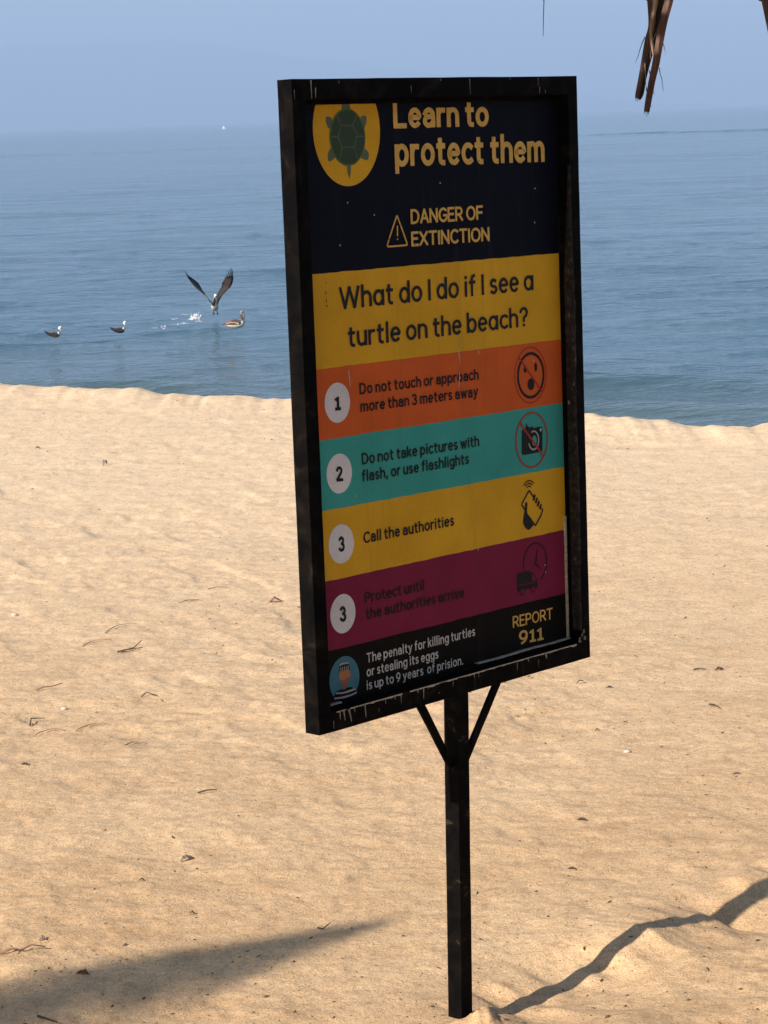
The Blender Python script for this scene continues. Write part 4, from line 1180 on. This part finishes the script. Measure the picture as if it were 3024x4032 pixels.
# splash left by the bird's feet
def build_splash():
    g = NT('white_water', .35); g.color(g.ramp(g.noise(20, 3), [(.3, (.70, .76, .80)), (.7, (.88, .90, .92))]))
    M['foam'] = g.m
    rs = random.Random(12)
    V, F = [], []
    def drop(c, r, st=1.0):
        s = len(V); c = Vector(c); dirv = Vector((rs.uniform(-.5, .5), rs.uniform(-.4, .4), 1)).normalized()
        s1 = dirv.orthogonal().normalized(); s2 = dirv.cross(s1)
        V.append(c + dirv * r * st * 2.2); V.append(c - dirv * r)
        for k in range(5):
            a = 2 * math.pi * k / 5; V.append(c + (s1 * math.cos(a) + s2 * math.sin(a)) * r)
        for k in range(5):
            F.append((s, s + 2 + k, s + 2 + (k + 1) % 5)); F.append((s + 1, s + 2 + (k + 1) % 5, s + 2 + k))
    for k in range(150):
        a = rs.uniform(0, 6.28); r = abs(rs.gauss(0, .085)); h = rs.random() ** 2.0 * .17 * math.exp(-r * 3)
        drop((r * math.cos(a), r * math.sin(a) * 1.5, .012 + h), rs.uniform(.006, .022), rs.uniform(.6, 1.8))
    for bx, ln, tilt in ((-.09, .20, -.22), (.085, .24, .12), (.0, .12, .0), (.12, .12, .3), (-.05, .15, -.05)):
        for k in range(9): drop((bx + tilt * ln * k / 8, rs.uniform(-.03, .03), .02 + ln * k / 8), .020 * (1 - k / 10), 1.6)
    o = mesh('splash', V, F, M['foam'])
    o.location = (-5.36, 66.7, WATER + .02)
    tag(o, 'white splash thrown up beside the pelican taking off', kind='stuff')
    V.clear(); F.clear()
    for (x, y, w_) in [(-6.305, 64.22, .09), (-6.03, 63.96, .06), (-5.72, 65.1, .10), (-5.60, 65.3, .06), (-5.98, 66.95, .07), (-5.81, 68.4, .05), (-6.1, 64.6, .04), (-5.2, 65.9, .08)]:
        for k in range(16): drop((x + rs.gauss(0, w_), y + rs.gauss(0, w_ * 2), WATER + .035 + rs.uniform(0, .02)), rs.uniform(.004, .013), .7)
    o = mesh('foam_flecks', V, F, M['foam'])
    tag(o, 'scattered white foam flecks on the disturbed water behind the pelicans', kind='stuff')
build_splash()

# ------------------------------------------------------------------ far boat
def build_boat():
    D = 2200.0; x = -.06396 * D
    b = empty('motor_boat', (x, D, WATER))
    tag(b, 'tiny white boat far out near the hazy horizon left of the sign', 'boat')
    wm = mat_flat('boat_white', (.85, .86, .88), .4, .03, 1)
    V = []; prof = [(-4.5, 1.2, 1.5), (-2, 1.4, 1.5), (1.5, 1.3, 1.7), (3.5, .8, 2.0), (5.0, .05, 2.4)]
    for (px, hw, hz) in prof: V += [(px, -hw, hz), (px, hw, hz), (px, hw * .6, -.3), (px, -hw * .6, -.3)]
    F = [(0, 1, 2, 3), (16, 19, 18, 17)]
    for i in range(4):
        for k in range(4): F.append((i * 4 + k, i * 4 + 4 + k, i * 4 + 4 + (k + 1) % 4, i * 4 + (k + 1) % 4))
    b.scale = (.4, .4, .4)
    mesh('hull', V, F, wm, b)
    def bx(name, x0, x1, hw, z0, z1, m):
        V = [(x0, -hw, z0), (x1, -hw, z0), (x1, hw, z0), (x0, hw, z0), (x0 + .2, -hw * .9, z1), (x1 - .5, -hw * .9, z1), (x1 - .5, hw * .9, z1), (x0 + .2, hw * .9, z1)]
        mesh(name, V, [(3, 2, 1, 0), (4, 5, 6, 7), (0, 1, 5, 4), (1, 2, 6, 5), (2, 3, 7, 6), (3, 0, 4, 7)], m, b)
    bx('cabin', -2.6, 2.0, 1.15, 1.5, 3.9, wm); bx('bridge', -2.2, .9, 1.0, 3.9, 6.4, wm)
    bx('windscreen', 1.2, 1.95, 1.0, 2.6, 3.4, mat_flat('boat_window', (.05, .06, .08), .1, 0, 1))
build_boat()

# ------------------------------------------------------------------ debris on the sand
M['twig'] = mat_flat('dry_twig', (.085, .060, .040), .9, .4, 150)
M['scrap'] = mat_flat('dead_leaf_scrap', (.11, .070, .035), .85, .4, 120)
M['drift'] = mat_flat('grey_driftwood', (.22, .19, .17), .9, .3, 100)
M['bone'] = mat_flat('white_shell', (.62, .56, .47), .5, .1, 100)
M['redtwig'] = mat_flat('reddish_palm_fibre', (.26, .15, .10), .9, .3, 120)
def gz(x, y): return float(sand_h(np.array([x]), np.array([y]))[0])

def twig(x, y, pts, r, mat, label, name='twig', cat='twig', extra=()):
    z = gz(x, y); V, F = [], []
    def tube(pp, r):
        n = 6; pp = [Vector(p) for p in pp]; s = len(V)
        for i, p in enumerate(pp):
            d = (pp[min(len(pp) - 1, i + 1)] - pp[max(0, i - 1)]).normalized(); s1 = d.cross(Vector((0, 0, 1)))
            s1 = s1.normalized() if s1.length > .05 else Vector((1, 0, 0)); s2 = s1.cross(d)
            rr = r * (1 - .6 * i / (len(pp) - 1))
            for k in range(n):
                a = 2 * math.pi * k / n; V.append(p + s1 * math.cos(a) * rr + s2 * math.sin(a) * rr)
        for i in range(len(pp) - 1):
            for k in range(n): F.append((s + i * n + k, s + i * n + (k + 1) % n, s + (i + 1) * n + (k + 1) % n, s + (i + 1) * n + k))
        F.append(tuple(s + k for k in range(n))[::-1]); F.append(tuple(s + (len(pp) - 1) * n + k for k in range(n)))
    tube(pts, r)
    for e in extra: tube(e, r * .7)
    o = mesh(name, V, F, mat, None, smooth=True); o.location = (x, y, z + r * .7)
    return tag(o, label, cat)

def scrap(x, y, size, mat, label, name='leaf_scrap', cat='leaf', seed=0, asp=.45, lift=.25, rz=0.0):
    q = random.Random(seed); z = gz(x, y); V = []; n = 9; t = size * .035
    for i in range(n):
        s = i / (n - 1); w_ = size * asp * math.sin(math.pi * (.08 + .84 * s)) * q.uniform(.6, 1.15) / 2
        xx = (s - .5) * size; zz = size * lift * math.sin(math.pi * s) * q.uniform(.6, 1.2) + .001
        V += [(xx, -w_, zz + w_ * .5), (xx, 0, zz), (xx, w_, zz + w_ * .7), (xx, 0, zz - t)]
    F = []
    for i in range(n - 1):
        for k in range(4): F.append((i * 4 + k, i * 4 + (k + 1) % 4, i * 4 + 4 + (k + 1) % 4, i * 4 + 4 + k))
    F += [(0, 1, 2, 3), tuple(4 * (n - 1) + k for k in (3, 2, 1, 0))]
    o = mesh(name, V, F, mat, None, smooth=False); o.location = (x, y, z); o.rotation_euler = (0, 0, rz)
    return tag(o, label, cat)

def pebble(x, y, r, mat, label, name='shell', cat='shell', seed=0):
    q = random.Random(seed); V, F = [], []; n, m = 9, 6
    for j in range(1, m):
        for i in range(n):
            a = 2 * math.pi * i / n; b = math.pi * j / m; k = r * q.uniform(.85, 1.1)
            V.append((k * 1.25 * math.sin(b) * math.cos(a), k * math.sin(b) * math.sin(a), k * .6 * math.cos(b)))
    V += [(0, 0, r * .6), (0, 0, -r * .6)]; T = len(V) - 2
    for j in range(m - 2):
        for i in range(n): F.append((j * n + i, (j + 1) * n + i, (j + 1) * n + (i + 1) % n, j * n + (i + 1) % n))
    for i in range(n): F.append((T, i, (i + 1) % n)); F.append((T + 1, (m - 2) * n + (i + 1) % n, (m - 2) * n + i))
    o = mesh(name, V, F, mat, None, smooth=True); o.location = (x, y, gz(x, y) + r * .35)
    return tag(o, label, cat)

twig(-.856, 7.29, [(-.042, 0, .002), (-.015, .008, .006), (.012, .02, .010), (.034, .06, .024)], .0030, M['twig'], 'dark forked twig lying left of the sign, biggest in the middle sand',
     extra=[[(-.005, .010, .006), (.020, .015, .008), (.042, .022, .010)], [(-.030, .0, .002), (-.010, -.006, .004), (.02, .0, .007)]])
twig(-1.06, 6.802, [(-.035, -.01, .003), (-.010, .004, .008), (.015, .0, .010), (.045, .022, .014)], .0030, M['redtwig'], 'reddish palm fibre near the left edge level with the frame bottom')
twig(-.798, 4.568, [(-.046, -.012, .002), (-.022, .002, .006), (-.004, -.002, .004), (.018, .012, .009), (.046, .012, .004)], .0028, M['redtwig'], 'long brown stick at the left edge just above the soft shadow',
     extra=[[(-.012, .0, .004), (-.020, -.02, .006)], [(.0, .0, .004), (.012, .022, .004)]])
twig(-.484, 5.641, [(-.022, -.006, .002), (.0, .002, .006), (.026, .010, .004)], .0026, M['twig'], 'short twig on bare sand left of the post')
twig(-.738, 6.659, [(-.020, .03, .004), (-.006, .05, .012), (.016, .03, .010), (.030, .03, .006)], .0022, M['twig'], 'hooked thin twig right of the pale round shell')
twig(-1.04, 6.414, [(-.012, -.03, .004), (-.016, .02, .012), (.020, .04, .006)], .0026, M['twig'], 'hooked twig at the left edge below the pale round shell')
twig(.957, 6.787, [(-.018, 0, .002), (.0, .003, .004), (.020, .0, .002)], .0026, M['twig'], 'straight little stick right of the sign beside the dark leaf')
twig(.932, 6.323, [(-.010, .020, .002), (.0, .0, .006), (.012, -.022, .003)], .0028, M['twig'], 'slanting dark twig near the right edge below the dark leaf')
twig(-.161, 4.661, [(-.014, .004, .002), (-.002, -.006, .003), (.014, .012, .010)], .0022, M['twig'], 'little v shaped twig at the tip of the soft shadow')
twig(-.696, 4.200, [(-.020, .02, .004), (.0, .0, .006), (.022, -.014, .004)], .0030, M['twig'], 'dark twig in the shadow at the bottom left corner')
for (x, y, sc_, a, lab) in [(-.92, 7.62, 1.5, .75, 'long curved fibre arching out of the sand as root and shadow line above the forked twig'), (-.71, 8.05, 1.1, .1, 'tangle of dark fibre as root and shadow line upper right of the forked twig'),
                            (-.98, 7.42, 1.2, .55, 'fibre as root and shadow line beside the arching one at the left'), (-.86, 6.33, 1.2, .35, 'slanting fibre as root and shadow line below the hooked twigs'),
                            (-.98, 6.30, 1.0, .30, 'fibre as root and shadow line nearest the left edge below the shell'), (-.72, 6.13, .8, .2, 'short fibre as root and shadow line left of the post and braces'), (-.62, 8.25, 1.1, -.1, 'looped fibre as root and shadow line beside the lower left of the frame')]:
    q = random.Random(int(x * 1000)); pts = []  # dark fibres stand for roots and for shadow lines in the sand
    for k in range(9):
        t = k / 8 - .5; px = t * .085 * sc_; py = .018 * sc_ * (1 - (2 * t) ** 2) + q.uniform(-.002, .002)
        pts.append((px * math.cos(a) - py * math.sin(a), (px * math.sin(a) + py * math.cos(a)) * 1.6, .0015 + .003 * math.sin((t + .5) * math.pi)))
    twig(x, y, pts, .0014, M['redtwig'] if q.random() < .4 else M['twig'], lab, 'fibre_shadow_line', 'fibre',
         extra=[[(p[0] * .7 + .008, p[1] * .8 - .012, p[2]) for p in pts[2:7]]])
scrap(-1.004, 5.964, .024, M['twig'], 'dark bark chip near the left edge', 'bark_chip', 'bark', 1, .5, .1, .1 - .5)
scrap(-.495, 5.14, .036, M['drift'], 'grey driftwood chip left of the post', 'driftwood', 'driftwood', 2, .42, .22, .55)
scrap(-.655, 4.432, .028, M['scrap'], 'brown bark chip just above the soft shadow', 'bark_chip', 'bark', 3, .6, .12, -.3)
scrap(-.765, 4.633, .018, M['drift'], 'greenish grey crumpled leaf above the long brown stick', seed=4, asp=.8, lift=.3)
scrap(-.454, 4.768, .014, M['scrap'], 'tiny curled brown leaf above the middle of the soft shadow', seed=5, asp=.6, lift=.4)
scrap(-.588, 4.994, .014, M['twig'], 'tiny dark leaf crumb below the driftwood chip', seed=6, asp=.6)
scrap(.579, 6.666, .028, M['twig'], 'curved dark leaf just below the frame corner', seed=7, asp=.3, lift=.35, rz=.1)
scrap(.659, 6.599, .022, M['twig'], 'small dark leaf right of the curved one below the frame', seed=8, asp=.4, lift=.15, rz=-.2)
scrap(1.018, 6.785, .030, M['twig'], 'dark leaf at the right edge of the sand, uppermost on that side', seed=9, asp=.45, lift=.2, rz=.2)
scrap(.459, 5.326, .026, M['scrap'], 'olive brown leaf scrap right of the post', seed=10, asp=.42, lift=.12, rz=-.5)
scrap(.404, 4.974, .022, M['scrap'], 'brown leaf scrap nearest the post shadow', seed=11, asp=.45, lift=.15, rz=-.45)
scrap(.576, 6.128, .016, M['twig'], 'dark speck of leaf midway below the frame corner', seed=12, asp=.5, rz=.4)
scrap(.660, 6.193, .016, M['scrap'], 'pointed brown leaf tip right of the dark speck', seed=13, asp=.4, lift=.3, rz=-.3)
scrap(.893, 5.666, .022, M['drift'], 'flat grey leaf at the right edge halfway down the sand', seed=14, asp=.4, lift=.1)
scrap(-.403, 7.997, .050, M['redtwig'], 'reddish leaf scrap beside the left edge of the frame', seed=15, asp=.35, lift=.25, rz=.3)
scrap(-1.424, 11.494, .040, M['drift'], 'brown leaf standing in the far sand below the shoreline', seed=16, asp=.6, lift=.8, rz=1.3)
scrap(-1.872, 12.188, .026, M['twig'], 'dark crumb of weed near the far shoreline at left', 'seaweed', 'seaweed', 17, .7, .4)
pebble(-.981, 6.593, .009, M['bone'], 'pale round shell at the left', seed=1)
pebble(-1.332, 7.901, .011, M['bone'], 'white shell fragment at the far left edge of the middle sand', seed=2)
pebble(.635, 5.913, .008, M['bone'], 'cream shell fragment right of the post', seed=3)

def build_litter():
    rs = np.random.RandomState(4)
    for nm, cnt, mat, s0, s1, lab in (('beach_litter', 5000, M['scrap'], .0014, .0070, 'tiny brown plant crumbs scattered all over the sand'),
                                      ('dark_litter', 1300, M['twig'], .0014, .0065, 'dark specks and fibres scattered over the sand'),
                                      ('shell_grit', 1100, M['bone'], .0010, .0030, 'white shell grit scattered over the sand')):
        dep = np.radians(24 - 17.5 * rs.rand(cnt) ** 1.0)
        r = CAMZ / np.tan(dep); th = np.radians(rs.uniform(-11.5, 11.5, cnt))
        x = r * np.sin(th); y = r * np.cos(th)
        dens_ = vnoise(x / .5, y / .7, 51) + rs.rand(cnt) * 1.2
        keep = (dens_ > .45) & (y + .65 * x < S_CREST - .3)
        x, y, r = x[keep], y[keep], r[keep]
        z = sand_h(x, y)
        V, F = [], []
        for i in range(len(x)):
            sz = (s0 + (s1 - s0) * rs.rand() ** 5) * (1 + (r[i] - 4) * .06); a = rs.rand() * 6.28; el_ = rs.uniform(.2, .7) if nm != 'dark_litter' or rs.rand() > .4 else .12
            dx, dy = math.cos(a) * sz, math.sin(a) * sz; ex_, ey_ = -dy * el_, dx * el_
            s = len(V); h = sz * rs.uniform(.1, .7)
            V += [(x[i] - dx, y[i] - dy, z[i] - .0005), (x[i] + ex_, y[i] + ey_, z[i] + h * .5), (x[i] + dx, y[i] + dy, z[i] + h), (x[i] - ex_, y[i] - ey_, z[i] + h * .3), (x[i], y[i], z[i] + h * .9 + .0006)]
            F += [(s, s + 3, s + 4), (s + 3, s + 2, s + 4), (s + 2, s + 1, s + 4), (s + 1, s, s + 4)]
        o = mesh(nm, V, F, mat)
        tag(o, lab, kind='stuff')
build_litter()

# ------------------------------------------------------------------ haze over the bay
def build_haze():
    m = bpy.data.materials.new('haze_air'); m.use_nodes = True
    t = m.node_tree; t.nodes.clear()
    v = t.nodes.new('ShaderNodeVolumePrincipled'); o_ = t.nodes.new('ShaderNodeOutputMaterial')
    v.inputs['Color'].default_value = HAZE_COL
    v.inputs['Density'].default_value = HAZE_DENS
    v.inputs['Anisotropy'].default_value = 0.0
    t.links.new(v.outputs[0], o_.inputs['Volume'])
    x0, x1, y0, y1, z0, z1 = -32000, 32000, -3000, 32000, -12.0, 900.0
    V = [(x, y, z) for z in (z0, z1) for x, y in ((x0, y0), (x1, y0), (x1, y1), (x0, y1))]
    ob = mesh('haze', V, [(3, 2, 1, 0), (4, 5, 6, 7), (0, 1, 5, 4), (1, 2, 6, 5), (2, 3, 7, 6), (3, 0, 4, 7)], m)
    tag(ob, 'thin blue sea haze between the beach and the far hills', kind='stuff')
HAZE_COL = (.54, .72, 1.0, 1)
HAZE_DENS = 1.6e-4
build_haze()
